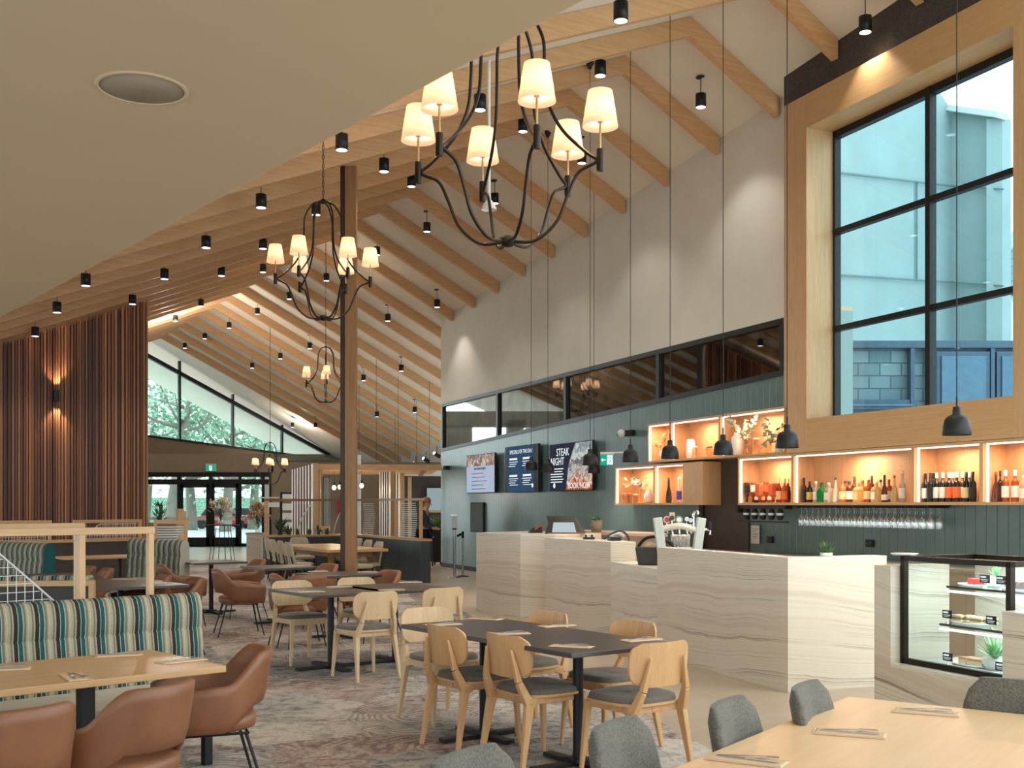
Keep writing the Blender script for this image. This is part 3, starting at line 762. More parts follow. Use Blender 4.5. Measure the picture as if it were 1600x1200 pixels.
# wall sconce on the battens
k = at(86, 620, 24.0); s_, t_ = st_of(k)
p = rp(s_, T1-.05, k.z)
r = thing('wall_sconce', 'small black up-and-down wall light on the timber battens', 'wall lamp', p, RPHI, None)
b = MB(); b.box(-.055, .055, -.14, -.03, -.12, .12); b.build('lamp_body', M['black'], r, bevel=.006)
b = MB(); b.box(-.02, .02, -.03, .0, -.04, .04); b.build('bracket', M['black'], r)
light('SPOT', (0, -.09, .13), 25, (1, .75, .45), r, .03, radians(80), 'sconce_glow', (pi, 0, 0)); light('SPOT', (0, -.09, -.13), 25, (1, .75, .45), r, .03, radians(80), 'sconce_glow')
# track spots along the far eave
for i, (px, py) in enumerate(((613, 716), (628, 708), (646, 702), (663, 695), (686, 684))):
    n = 21-i; t = n*SP; s = SFAR(t)+.25
    p = rp(s, t, roofz(s)-.35)
    r = thing('eave_spotlight', 'small black spotlight at a rafter end on the far eave, %s from the left' % ORD[i], 'spotlight', p, RPHI, 'spotlights along the far eave')
    b = MB(); b.tube([(0, 0, .33), (0, 0, .05)], .012, 6); b.build('stem', M['black'], r)
    b = MB(); b.tube([(-.12, -.02, .06), (.12, .02, -.06)], .07, 12); b.build('head', M['black'], r)
    b = MB(); b.tube([(-.125, -.02, .063), (-.13, -.022, .066)], .055, 12); b.build('lens', M['spotface'], r)
# room light of the lamps the bulkhead hides
light('POINT', (-6.0, 12.0, 3.3), 0, (1, .9, .78), None, .3)
bpy.data.objects.remove(bpy.data.objects['lamp_light'])
# overcast daylight arriving from the entrance side
l = bpy.data.lights.new('daylight', 'SUN'); l.energy = 2.2; l.color = (.84, .96, 1); l.angle = radians(50)
o = bpy.data.objects.new('daylight', l); COL.objects.link(o); o.location = (-20, 60, 30)
o.rotation_euler = Vector((-.62, .70, .42)).to_track_quat('Z', 'Y').to_euler()
# ================================================================== THE BAR
def lx(px, D=DF): return wu(px, D)-U0
SH = .35
def shelf(name, lab, pxs, z0, z1, leds=True, solid_from=None):
    r = thing(name, lab, 'shelf', o1, WPHI, 'lit oak box shelves on the bar wall')
    xs = [lx(p) for p in pxs]; th = .032
    b = MB(); b.box(xs[0], xs[-1], .0, SH-.005, z1-th, z1); b.build('top_panel', M['frame'], r)
    b = MB(); b.box(xs[0], xs[-1], .0, SH-.005, z0, z0+th); b.build('bottom_panel', M['frame'], r)
    b = MB(); b.box(xs[0], xs[-1], SH-.02, SH-.006, z0+th, z1-th); b.build('back_panel', M['shelfwood'], r)
    for i, x in enumerate(xs):
        b = MB(); a = x if i == 0 else x-th if i == len(xs)-1 else x-th*.8
        b.box(a, a+th*(1.6 if 0 < i < len(xs)-1 else 1), 0.0, SH-.02, z0+th, z1-th); b.build('side_panel' if i in (0, len(xs)-1) else 'divider', M['shelfwood'], r)
    for i in range(len(xs)-1):
        a = xs[i]+th+(.02 if i else 0); c = xs[i+1]-th
        if solid_from is not None and i >= solid_from:
            b = MB(); b.box(a-.03, c+.03, -.002, .02, z0+th, z1-th); b.build('door', M['oak'], r); continue
        b = MB(); b.box(a, a+.02, .02, .035, z0+th, z1-th); b.build('led_strip', M['led'], r)
        b = MB(); b.box(a, c, .02, .035, z1-th-.014, z1-th); b.build('led_strip', M['led'], r)
        light('AREA', ((a+c)/2, .05, z1-th-.03), 2.2*(c-a)+1.2, (1, .66, .46), r, .3, name='strip_glow')
        lo = bpy.data.objects[-1] if False else None
    return r
shelf('box_shelf', 'upper lit oak box shelf with vases, left of the big window', (1012, 1047, 1124, 1229), 2.25, 2.88)
shelf('box_shelf', 'lower left lit oak box shelf with glass jars and two tall bottles', (961, 1022, 1068, 1098), 1.57, 2.22, solid_from=2)
shelf('box_shelf', 'long lit oak box shelf of liquor and wine bottles under the big window', (1153, 1238, 1426, 1533, 1640), 1.57, 2.245)
# bottles
def bmat(name, c, tr=.55, rough=.08):
    t = NT(name); v = t.co(); n = t.noise(v, 8, 2)
    p = t.new('BsdfPrincipled', {'Base Color': t.ramp(n, [(.3, c), (.7, tuple(min(1, x*1.25) for x in c[:3])+(1,))]), 'Roughness': rough})
    tp = t.new('BsdfTransparent', {'Color': tuple(min(1, .35+x*.65) for x in c[:3])+(1,)})
    m = t.new('MixShader', {0: tr, 1: p.outputs[0], 2: tp.outputs[0]}); t.l.new(m.outputs[0], t.out.inputs[0]); return t.m
GM = {'amber': bmat('amber_spirit_glass', srgb(178,92,40)), 'brown': bmat('brown_glass', srgb(92,48,28), .25), 'dark': bmat('dark_wine_glass', srgb(26,34,28), .08),
      'clear': bmat('clear_spirit_glass', srgb(220,222,212), .7), 'green': bmat('green_liqueur', srgb(24,140,70), .2), 'pale': bmat('pale_gold_spirit', srgb(216,196,140), .5), 'red': bmat('red_liqueur', srgb(150,40,32), .3), 'rose': bmat('rose_spirit', srgb(214,130,90), .5)}
LM = {'white': plain('white_bottle_label', srgb(228,226,216), .7, var=.06, scale=30), 'cream': plain('cream_bottle_label', srgb(226,206,150), .7, scale=30), 'black': plain('black_bottle_label', srgb(36,36,38), .6, scale=30),
      'yellow': plain('yellow_bottle_label', srgb(214,180,84), .7, scale=30), 'orange': plain('orange_bottle_label', srgb(220,110,60), .7, scale=30), 'blue': plain('blue_bottle_label', srgb(70,70,170), .6, scale=30), 'red': plain('red_bottle_label', srgb(190,50,44), .6, scale=30)}
PROF = {'wine': [(.036,0),(.038,.01),(.038,.19),(.034,.21),(.016,.235),(.0145,.31)],
        'bordeaux': [(.036,0),(.038,.01),(.038,.20),(.030,.222),(.0155,.232),(.0145,.315)],
        'spirit': [(.038,0),(.041,.01),(.041,.165),(.034,.19),(.016,.205),(.015,.26)],
        'square': [(.043,0),(.045,.008),(.045,.15),(.036,.175),(.017,.19),(.016,.24)],
        'slim': [(.026,0),(.028,.01),(.028,.2),(.014,.24),(.012,.32)],
        'tall': [(.036,0),(.038,.01),(.036,.2),(.018,.24),(.015,.35)],
        'cone': [(.044,0),(.045,.01),(.03,.15),(.014,.21),(.013,.30)],
        'flute': [(.032,0),(.036,.03),(.034,.12),(.016,.20),(.013,.31)]}
def bottle(kind, glass, lab, cap, text, loc, group, inv=False, s=1.0, name='bottle', cat='bottle'):
    pr = PROF[kind]; h = pr[-1][1]
    r = thing(name, text, cat, loc, WPHI+random.uniform(-.2, .2), group)
    sg = 4 if kind == 'square' else 14
    b = MB()
    if kind == 'square':
        for (r0, z0), (r1, z1) in zip(pr, pr[1:]): b.hexa([(-r0,-r0,z0),(r0,-r0,z0),(r0,r0,z0),(-r0,r0,z0)], [(-r1,-r1,z1),(r1,-r1,z1),(r1,r1,z1),(-r1,r1,z1)])
    else: b.lathe([(0, 0)]+pr, sg, cap=False)
    body = b.build('body', GM[glass], r)
    R = pr[1][0]+.0012; zt_ = pr[2][1] if kind not in ('cone', 'flute') else .11
    if lab:
        b = MB(); z0, z1 = zt_*.22, zt_*.82
        if kind == 'square': b.box(-R+.006, R-.006, -R-.0008, -R+.0004, z0, z1)
        else:
            if kind == 'cone': R = .041
            b.lathe([(R, z0), (R*(.86 if kind == 'cone' else 1), z1)], sg, cap=False)
        b.build('label', LM[lab], r)
    b = MB(); b.lathe([(pr[-1][0]+.002, h-.05 if 'wine' in kind or kind == 'bordeaux' else h-.02), (pr[-1][0]+.002, h+.012), (0, h+.012)], 10, cap=False); b.build('cap', LM[cap], r)
    if inv:
        r.rotation_euler = (pi, 0, WPHI); r.location.z += h+.012
    r.scale = (s, s, s)
    return r
def onshelf(px, z, y=.15):      # point on the shelf, y deep
    x = (px-800)/F; D = DF+y; Z = D/(.9214*x+.3887); return Vector((x*Z, Z, z))
ZB = 1.57+.032+.001
row2 = [(1247,'slim','pale','white','white','thin pale gold bottle'),(1256,'wine','brown','black','black','dark brown wine-shaped bottle'),(1265,'spirit','dark','yellow','black','dark bottle with a yellow label'),
 (1275,'spirit','clear','white','white','small clear bottle with a pale label'),(1284.5,'square','green','','black','bright green liqueur bottle'),(1295,'square','clear','white','white','clear square bottle with a white cap'),
 (1305.5,'cone','clear','white','black','white-labelled clear tapered bottle'),(1316,'spirit','rose','cream','red','pinkish bottle with a red top'),(1327,'spirit','brown','white','black','brown bottle with a large white label'),
 (1341,'square','pale','cream','yellow','square pale gold cream-labelled bottle'),(1357,'spirit','amber','cream','red','amber bottle with a cream label'),(1369,'square','pale','white','white','clear yellowish square bottle'),
 (1382,'flute','brown','white','black','round brown bottle with a black top'),(1397.5,'cone','pale','yellow','red','pale red-necked bottle with yellow label'),(1410,'tall','clear','white','white','tallest clear bottle with a glass stopper')]
for i, (px, k, g, l, c, t) in enumerate(row2):
    bottle(k, g, l, c, t+', %s in the front row above the hanging glasses' % ORD[i], onshelf(px, ZB, .12), 'liquor bottles on the long lit shelf')
for i, (px, k, g, l, c) in enumerate(((1251,'spirit','clear','white','black'),(1321,'spirit','amber','white','black'),(1335,'wine','brown','cream','black'),(1348,'spirit','amber','white','black'),(1362,'wine','brown','black','black'),(1376,'spirit','clear','cream','black'),(1389,'spirit','amber','white','red'))):
    bottle(k, g, l, c, 'half-hidden %s bottle, %s in the back row above the hanging glasses' % (g, ORD[i]), onshelf(px, ZB, .24), 'liquor bottles on the long lit shelf')
row3 = [(1446,'wine','dark','white','black',0),(1454,'bordeaux','dark','black','black',0),(1463.5,'bordeaux','dark','white','white',0),(1473,'bordeaux','dark','white','white',0),(1483,'bordeaux','dark','orange','white',0),(1495,'bordeaux','dark','orange','white',0),(1510,'wine','dark','cream','black',0),(1520,'wine','dark','black','black',0),(1459,'bordeaux','dark','black','black',1),(1489,'bordeaux','brown','white','white',1),(1504,'bordeaux','brown','white','white',1),(1515,'bordeaux','dark','white','white',1)]
for i, (px, k, g, l, c, bk) in enumerate(row3):
    j = i if not bk else i-8
    bottle(k, g, l, c, 'dark wine bottle with %s label, %s from left in the wine compartment, %s row' % (l, ORD[j], 'back' if bk else 'front'), onshelf(px, ZB, .24 if bk else .12), 'wine bottles in the narrow compartment')
for i, (px, k, g, l, c, bk, t) in enumerate(((1544,'slim','clear','white','black',0,'slim clear bottle'),(1556,'cone','brown','white','red',0,'tapered bottle with a red neck'),(1571,'bordeaux','amber','white','white',0,'amber bottle with a white cap'),(1586,'bordeaux','amber','white','white',0,'amber bottle with a white cap'),(1562,'bordeaux','dark','black','black',1,'dark bottle half hidden behind'),(1550,'wine','dark','black','black',1,'dark bottle half hidden behind'),(1600,'spirit','clear','white','white',0,'clear bottle cut by the picture edge'))):
    bottle(k, g, l, c, t+', %s of those listed in the rightmost shelf compartment' % ORD[i] if 0 else t+' in the rightmost shelf compartment, %s' % ('at its left end','left of its middle','just right of its middle','near the picture edge','between two front bottles','left behind the red neck','at the very edge')[i], onshelf(px, ZB, .24 if bk else .12), 'bottles in the rightmost compartment')
opt = [(1167,'spirit','brown','black'),(1177,'spirit','amber','white'),(1187,'square','rose','cream'),(1197,'spirit','amber','orange'),(1208,'square','rose','white')]
for i, (px, k, g, l) in enumerate(opt):
    bottle(k, g, l, 'black', 'upside-down %s spirit bottle over the dispensers, %s from the left' % (g, ORD[i]), onshelf(px, ZB+.01, .10), 'upside-down dispenser bottles', inv=True)
for i, (px, k, g, l, y) in enumerate(((1171,'spirit','amber','cream',.24),(1182,'spirit','brown','white',.24),(1192,'spirit','amber','cream',.24),(1203,'spirit','amber','white',.24),(1217,'wine','red','cream',.14),(1226,'wine','amber','orange',.14),(1231,'wine','brown','black',.24))):
    bottle(k, g, l, 'cream', '%s bottle in the left compartment of the long shelf, %s upright one from the left' % (g, ORD[i]), onshelf(px, ZB, y), 'upright bottles beside the dispensers')
bottle('flute', 'dark', 'black', 'black', 'tall dark bottle in the right half of the lower left shelf', onshelf(1045, ZB, .15), 'two tall bottles', s=1.25)
bottle('tall', 'clear', 'blue', 'white', 'tall clear bottle with a blue label in the lower left shelf', onshelf(1061, ZB, .15), 'two tall bottles', s=1.12)
# jars and vases
def jar(px, y, z, w, h, lab, m='stemglass'):
    r = thing('glass_jar', lab, 'jar', onshelf(px, z, y), WPHI, 'glass jars on the lit shelves')
    b = MB(); b.lathe([(0, .0), (w, .0), (w, h*.78), (w*.8, h*.86), (w*.8, h)], 14, cap=False); b.build('body', M[m], r)
    b = MB(); b.lathe([(w*.84, h-.018), (w*.86, h+.004), (0, h+.006)], 14, cap=False); b.build('rim', M['shelfwood'], r)
def vase(px, y, z, prof, lab, nm='vase'):
    b = MB(); b.lathe([(0, 0)]+prof, 20, cap=False)
    return single(nm, b, M['white'], lab, 'vase', onshelf(px, z, y), WPHI, 'white vases on the lit shelves')
ZU = 2.25+.033
GJ = glassy('amber_tinted_jar_glass', (.90,.74,.58,1), .9, .05, .10, 2.0)
M['jarglass'] = GJ
jar(976, .12, ZB, .055, .17, 'clear glass jar at the left end of the lower left shelf', 'jarglass'); jar(985, .22, ZB, .04, .17, 'slim jar behind the leftmost jar', 'jarglass'); jar(993, .14, ZB, .055, .15, 'squat amber jar, middle of the lower left shelf', 'jarglass'); jar(1004, .16, ZB, .05, .24, 'tall jar holding dried leaves on the lower left shelf', 'jarglass')
vase(1014, .18, ZB, [(.05,0),(.085,.07),(.08,.14),(.03,.2),(.025,.22)], 'round white vase at the right of the jars')
jar(1086, .12, ZU, .045, .18, 'clear jar with a stopper beside the tall white vase', 'jarglass'); jar(1108, .12, ZU, .06, .16, 'square clear jar alone in the middle of the upper shelf', 'jarglass')
vase(1079, .14, ZU, [(.05,0),(.075,.03),(.068,.25),(.05,.30),(.045,.30)], 'tall tapering white vase on the upper shelf')
vase(1037, .14, ZU, [(.05,0),(.08,.06),(.075,.12),(.035,.18),(.03,.2)], 'white vase holding dried fronds on the upper shelf')
vase(1152, .14, ZU, [(.07,0),(.085,.01),(.085,.26),(.05,.29),(.045,.33)], 'large white ribbed jug-like vase on the upper shelf')
jar(1168, .16, ZU, .055, .25, 'tall jar with eucalyptus on the upper shelf', 'jarglass'); jar(1182, .13, ZU, .055, .22, 'bottle-shaped jar right of the eucalyptus jar', 'jarglass'); jar(1200, .16, ZU, .05, .2, 'clear jar with trailing leaves on the upper shelf', 'jarglass')
vase(1217, .13, ZU, [(.05,0),(.055,.01),(.055,.11),(.05,.115)], 'small white cup-like vase at the right end of the upper shelf')
# sprigs
def lm(name, c1, c2):
    t = NT(name); n = t.noise(t.co(), 9, 2); return t.pbr(t.ramp(n, [(.35, c1), (.65, c2)]), .6, Subsurface_Weight=0.0)
M['sage'] = lm('sage_leaf', srgb(134,150,132), srgb(186,196,176)); M['leaf'] = lm('green_leaf', srgb(60,98,52), srgb(110,146,84)); M['darkleaf'] = lm('dark_green_leaf', srgb(34,58,40), srgb(66,92,62))
M['dry'] = lm('dried_leaf', srgb(176,138,96), srgb(222,196,152)); M['tree'] = lm('tree_leaf', srgb(92,134,116), srgb(166,198,168)); M['treelight'] = lm('light_tree_leaf', srgb(130,170,146), srgb(200,222,196))
M['petal'] = lm('cream_petal', srgb(206,188,160), srgb(244,236,222)); M['bark'] = wood('grey_bark', srgb(104,98,90), srgb(140,134,122), (3,3,.6), .9)
def leafq(b, p, d, n, L, W):      # one leaf: a folded four-quad blade with a pointed tip
    d = Vector(d).normalized(); sd = d.cross(Vector(n)).normalized(); up = sd.cross(d).normalized()
    p = Vector(p)
    a = [p, p+d*L*.35+sd*W/2+up*W*.12, p+d*L, p+d*L*.35-sd*W/2+up*W*.12, p+d*L*.45-up*W*.05]
    b.add(a, [(0, 1, 4), (1, 2, 4), (2, 3, 4), (3, 0, 4)])
def sprig(b, p, tip, n, L, W, rnd, both=True):
    p = Vector(p); tip = Vector(tip); ax = (tip-p)
    for i in range(n):
        t = .2+.8*i/n; q = p+ax*t+Vector((0, 0, -.15*ax.length*(t-.5)**2))
        d = ax.normalized()*.5+Vector((rnd.uniform(-1, 1), rnd.uniform(-1, 1), rnd.uniform(-.5, .8)))
        leafq(b, q, d, (rnd.uniform(-1, 1), rnd.uniform(-1, 1), 1), L*rnd.uniform(.7, 1.2), W*rnd.uniform(.7, 1.2))
def foliage(name, lab, loc, tips, m, L, W, n, seed=1, group=None, cat='plant', stem='leaf', base=(0, 0, 0)):
    rnd = random.Random(seed); r = thing(name, lab, cat, loc, 0, group)
    b = MB(); s = MB()
    for tp in tips:
        sprig(b, base, tp, n, L, W, rnd); s.tube([base, (Vector(base)+Vector(tp))/2+Vector((0, 0, .02)), tp], .003, 5)
    b.build('leaves', m, r); s.build('stem', M[stem], r); return r
q = onshelf(1168, ZU+.2, .1)
foliage('eucalyptus_sprig', 'silvery eucalyptus branches spilling over the upper shelf', q, [(-.35, -.12, .38), (-.2, -.2, .15), (.1, -.1, .35), (-.05, 0, .3), (-.28,-.15,.26)], M['sage'], .08, .06, 15, 4, stem='sage')
q = onshelf(1200, ZU+.18, .1)
foliage('eucalyptus_sprig', 'trailing silvery leaves at the right end of the upper shelf', q, [(.2, -.1, .2), (-.1, -.12, .22), (.05, -.2, -.05), (-.1, -.1, -.1), (.18,-.1,.05), (0,0,.3)], M['sage'], .075, .055, 13, 9, stem='sage')
q = onshelf(1037, ZU+.19, .14)
foliage('dried_fronds', 'spiky dried fronds in the white vase on the upper shelf', q, [(-.14, -.05, .16), (-.02, 0, .24), (.05, 0, .15), (-.2, -.1, .03), (.12, -.05, .05)], M['dry'], .11, .03, 5, 5, stem='dry')
q = onshelf(1004, ZB+.22, .16)
foliage('dried_leaves', 'grey dried leaves in the jar of the lower left shelf', q, [(-.1, 0, .18), (.04, 0, .22), (.1, -.05, .12), (-.06, -.05, .08)], M['sage'], .06, .04, 10, 6, stem='dry')
q = onshelf(985, ZB+.30, .12)
foliage('dried_leaves', 'pale dried leaves hanging at the left of the lower left shelf', q, [(-.1, 0, .14), (.05, 0, .16), (.1, -.05, .05), (-.08, -.03, -.02)], M['petal'], .09, .05, 6, 8, stem='dry')
# dispenser rack
x0, x1 = lx(1157), lx(1216)
r = thing('spirit_dispenser_rack', 'black spirit dispenser rack under the left end of the bottle shelf', 'dispenser rack', o1, WPHI)
b = MB(); b.box(x0-.12, x1+.12, .02, .14, 1.515, 1.565); b.box(x0-.1, x1+.1, .02, .1, 1.33, 1.35); b.box(x0-.13, x0-.07, .0, .12, 1.46, 1.565); b.build('rail', M['blackm'], r)
for i in range(5):
    xx = x0+.06+i*(x1-x0-.1)/4
    b = MB(); b.lathe([(.03, 1.37), (.045, 1.40), (.045, 1.47), (.03, 1.515)], 12, (xx, .06)); d = b.build('dispenser', M['black'], r)
    b = MB(); b.lathe([(.046, 1.43), (.046, 1.46)], 12, (xx, .06), cap=False); b.build('band', M['shopwhite'], d)
# glass rack + hanging glasses
ga, gb = lx(1241), lx(1450)
r = thing('glass_rack', 'dark rack with rails under the bottle shelf holding stemmed glasses', 'glass rack', o1, WPHI)
b = MB(); b.box(ga, gb, .01, .33, 1.552, 1.567)
for i in range(22):
    xx = ga+.03+i*(gb-ga-.06)/21; b.box(xx-.006, xx+.006, .01, .33, 1.535, 1.553)
b.build('rails', M['blackm'], r)
g0 = thing('stemmed_glass', 'clear stemmed glass hanging upside down under the long bottle shelf', 'glass', (0,0,0), 0, 'stemmed glasses hanging in the rack')
b = MB(); b.lathe([(0, 0), (.032, -.001), (.034, -.003), (.006, -.008), (.004, -.05), (.005, -.085), (.02, -.10), (.036, -.13), (.040, -.165), (.036, -.235)], 14, cap=False); b.build('bowl', M['stemglass'], g0)
first = True
for i in range(21):
    for y in (.07, .2):
        if i < 5 and y > .1: continue
        xx = ga+.06+i*(gb-ga-.1)/20; v = wp(U0+xx, DF+y, 1.5345)
        if first: g0.location = v; first = False
        else: dup(g0, v)
# paper note, outlets
b = MB(); b.box(0, .2, -.004, 0, 0, .26)
single('paper_notice', b, plain('printed_white_paper', srgb(206,206,200), .8), 'white paper notice taped up under the dispensers', 'notice', wp(wu(1177), 9.385, 1.57-55/F*15.9-.05), WPHI)
nt = bpy.data.objects['paper_notice']
for i in range(7):
    b = MB(); b.box(.03, .17-.02*(i % 3), -.0045, -.0038, .21-i*.022, .215-i*.022); b.build('text_line', M['darkpanel'], nt)
for px, py, w_, l in ((1205, 843, .13, 'black double wall socket below the dispensers'), (1361, 849, .13, 'black double wall socket below the hanging glasses')):
    Z = 9.42/(.9214*(px-800)/F+.3887)
    r = thing('wall_socket', l, 'wall socket', wp(wu(px), 9.42, CAMH+(HZ-py)/F*Z), WPHI, 'black wall sockets')
    b = MB(); b.box(-w_/2, w_/2, -.035, 0, -.045, .045); b.build('plate', M['blackm'], r, bevel=.004)
    for s_ in (-1, 1):
        b = MB(); b.box(s_*.03-.016, s_*.03+.016, -.039, -.034, -.02, .02); b.build('outlet', M['darkpanel'], r)
# screens
mdark = emit('dark_menu_screen', srgb(52,74,98), .2)
def screen(lab, pa_, pb_, py0, py1):
    D = 9.30; xa, xb = wu(pa_, D), wu(pb_, D); Za = D/(.9214*(pa_-800)/F+.3887)
    z1, z0 = CAMH+(HZ-py0)/F*Za, CAMH+(HZ-py1)/F*Za
    r = thing('menu_screen', lab, 'screen', wp(xa, D, z0), WPHI, 'menu screens on the boarded wall')
    W, H = xb-xa, z1-z0
    b = MB(); b.box(0, W, 0, .05, 0, H); b.build('housing', M['blackm'], r, bevel=.004)
    b = MB(); b.box(W*.3, W*.7, .05, .12, H*.3, H*.7); b.build('bracket', M['blackm'], r)
    return r, W, H
def img(r, W, H, stops, ins=.015, x0=0, x1=1, y0=0, y1=1, sc=3, st=.33, vor=False, nm='picture', dy=-.003):
    t = NT('screen_picture'); v = t.co()
    f = t.noise(v, sc, 6, .7, 1.5) if not vor else t.new('TexVoronoi', {'Vector': v, 'Scale': sc}).outputs['Distance']
    e = t.new('Emission', {'Color': t.ramp(f, stops), 'Strength': st}); t.l.new(e.outputs[0], t.out.inputs[0])
    b = MB(); b.box(ins+(W-2*ins)*x0, ins+(W-2*ins)*x1, dy, dy+.002, ins+(H-2*ins)*y0, ins+(H-2*ins)*y1); return b.build(nm, t.m, r)
wtx = emit('screen_white_text', (.9,.93,.95,1), .35); gtx = emit('screen_grey_text', srgb(60,70,90), .3)
r, W, H = screen('leftmost menu screen, pale blue-lilac with a food photo strip on top', 729, 773, 712, 771)
img(r, W, H, [(.3, srgb(150,186,206)), (.7, srgb(200,190,214))], y1=.70, sc=.5, nm='page'); img(r, W, H, [(.35, srgb(40,90,110)), (.5, srgb(150,120,104)), (.62, srgb(220,214,204)), (.7, srgb(120,60,50))], y0=.70, sc=4)
b = MB()
for k in range(9): b.box(W*(.30+.045*k), W*(.30+.045*k)+.05, -.006, -.004, H*.60, H*.60+.05)
b.build('heading_marks', gtx, r)
for i in range(5): b = MB(); b.box(W*.2, W*(.62+.13*((i*7) % 3)/2), -.006, -.004, H*(.50-.1*i), H*(.50-.1*i)+.014); b.build('text_line', gtx, r)
r, W, H = screen('middle menu screen, dark blue with white writing headed SPECIALS OF THE DAY', 789, 841, 699, 770)
img(r, W, H, [(.3, srgb(44,76,100)), (.7, srgb(62,80,108))], x0=.06, x1=.9, sc=.6, nm='page')
text_part('heading', 'SPECIALS OF THE DAY', .12, wtx, r, (W*.5, -.006, H*.83), ax='CENTER')
for x_, y_, n in ((.27, .70, 4), (.68, .70, 4), (.27, .34, 5), (.68, .34, 5)):
    b = MB(); b.box(W*(x_-.12), W*(x_+.12), -.006, -.004, H*y_, H*y_+.04); b.build('text_line', wtx, r)
    for i in range(n-1): b = MB(); b.box(W*(x_-.14+.03*(i % 2)), W*(x_+.14-.04*(i % 3)), -.006, -.004, H*(y_-.05-.045*i), H*(y_-.05-.045*i)+.014); b.build('text_line', wtx, r)
b = MB(); b.lathe([(.0, 0), (.045, 0)], 16, cap=False); o = b.build('round_logo', wtx, r); o.rotation_euler = (pi/2, 0, 0); o.location = (W*.84, -.005, H*.14)
r, W, H = screen('right menu screen advertising STEAK NIGHT with a steak photo', 859, 926, 695, 768)
img(r, W, H, [(.3, srgb(40,44,58)), (.7, srgb(52,56,70))], sc=.6, nm='page')
t = NT('steak_photo'); v = t.co(); sx = t.new('SeparateXYZ', {'Vector': v}); nz = t.noise(v, 5, 6, .7, 1.0)
f = t.math('ADD', t.math('MULTIPLY', nz, .55), t.math('MULTIPLY', sx.outputs[2], .55))
e = t.new('Emission', {'Color': t.ramp(f, [(.2, srgb(60,40,34)), (.34, srgb(190,96,50)), (.40, srgb(226,216,200)), (.44, srgb(150,90,54)), (.5, srgb(196,200,196)), (.58, srgb(74,64,60)), (.66, srgb(210,214,214)), (.74, srgb(120,128,136)), (.85, srgb(176,186,192))]), 'Strength': .34}); t.l.new(e.outputs[0], t.out.inputs[0])
b = MB(); b.yprism([(W*.40, .02), (W-.015, .02), (W-.015, H-.015), (W*.62, H-.015), (W*.46, H*.55)], -.004, -.002); b.build('picture', t.m, r)
text_part('heading', 'STEAK', .21, wtx, r, (W*.17, -.006, H*.74), sx=.95); text_part('heading', 'NIGHT', .21, wtx, r, (W*.03, -.006, H*.55), sx=.95)
text_part('heading', 'BOOK', .17, wtx, r, (W*.44, -.006, H*.05)); text_part('heading', 'NOW', .17, wtx, r, (W*.72, -.006, H*.05))
for i in range(6): b = MB(); b.box(W*.03, W*(.34-.03*(i % 2)), -.006, -.004, H*(.46-.055*i), H*(.46-.055*i)+.018); b.build('text_line', wtx, r)
b = MB(); b.lathe([(.0, 0), (.05, 0)], 16, cap=False); o = b.build('round_logo', wtx, r); o.rotation_euler = (pi/2, 0, 0); o.location = (W*.12, -.006, H*.12)
# exit sign on the wall
Z = 17.9; p = at(938, 727, Z)
r = thing('exit_sign', 'green and white exit sign with an arrow sticking out left of the lit shelves', 'exit sign', (p.x, p.y, p.z), radians(-6))
w_ = (958-938)/F*Z*1.0; h_ = 20/F*Z
b = MB(); b.box(0, w_*1.05, 0, .12, h_*.85, h_*1.05); b.box(w_*.5, w_*1.9, .03, .08, h_*.95, h_*1.05); b.build('housing', M['shopwhite'], r)
b = MB(); b.box(0, w_, .02, .03, 0, h_*.85); b.build('panel', M['exitgreen'], r)
b = MB(); b.box(w_*.12, w_*.42, .015, .019, h_*.38, h_*.46); b.yprism([(w_*.06, h_*.42), (w_*.2, h_*.58), (w_*.2, h_*.26)], .015, .019); b.build('arrow', M['exitwhite'], r)
b = MB(); b.box(w_*.52, w_*.97, .015, .019, h_*.06, h_*.78); wh = b.build('white_field', M['exitwhite'], r)
text_part('exit_text', 'EXIT', .062, M['exitgreen'], r, (w_*.54, .013, h_*.46))
# running figure
b = MB(); b.blob((w_*.78, .012, h_*.33), (.012, .003, .012), 8, 4); b.bar((w_*.76, .012, h_*.29), (w_*.70, .012, h_*.18), .014, .004); b.bar((w_*.70, .012, h_*.18), (w_*.62, .012, h_*.08), .012, .004); b.bar((w_*.70, .012, h_*.18), (w_*.82, .012, h_*.10), .012, .004); b.build('running_figure', M['exitgreen'], r)
# security cameras
for px, py, D, l in ((975, 677, 9.3, 'white dome security camera left of the upper lit shelf'), (692, 731, 9.3, 'small dome security camera at the far left end of the boarded wall')):
    x = (px-800)/F; Z = D/(.9214*x+.3887)
    r = thing('security_camera', l, 'security camera', wp(wu(px, D), D, CAMH+(HZ-py)/F*Z), WPHI, 'dome security cameras')
    b = MB(); b.box(-.04, .2, .0, .115, -.05, .05); b.build('bracket', M['blackm'], r, bevel=.01)
    b = MB(); b.blob((-.03, -.03, 0), (.075, .075, .07), 16, 10); b.build('housing', M['white'], r)
    b = MB(); b.blob((-.07, -.06, -.01), (.042, .042, .042), 12, 8); b.build('lens', M['blackm'], r)
Z = 25.0
b = MB(); x0, x1 = wu(738), wu(758); b.box(0, x1-x0, -.05, 0, 0, .70)
r = single('wall_speaker', b, M['blackm'], 'black rectangular wall panel left of the stone counter', 'wall panel', wp(x0, 9.42, .93), WPHI)
b = MB(); b.box(.04, x1-x0-.04, -.055, -.05, .04, .66); b.build('grille', M['darkpanel'], r)

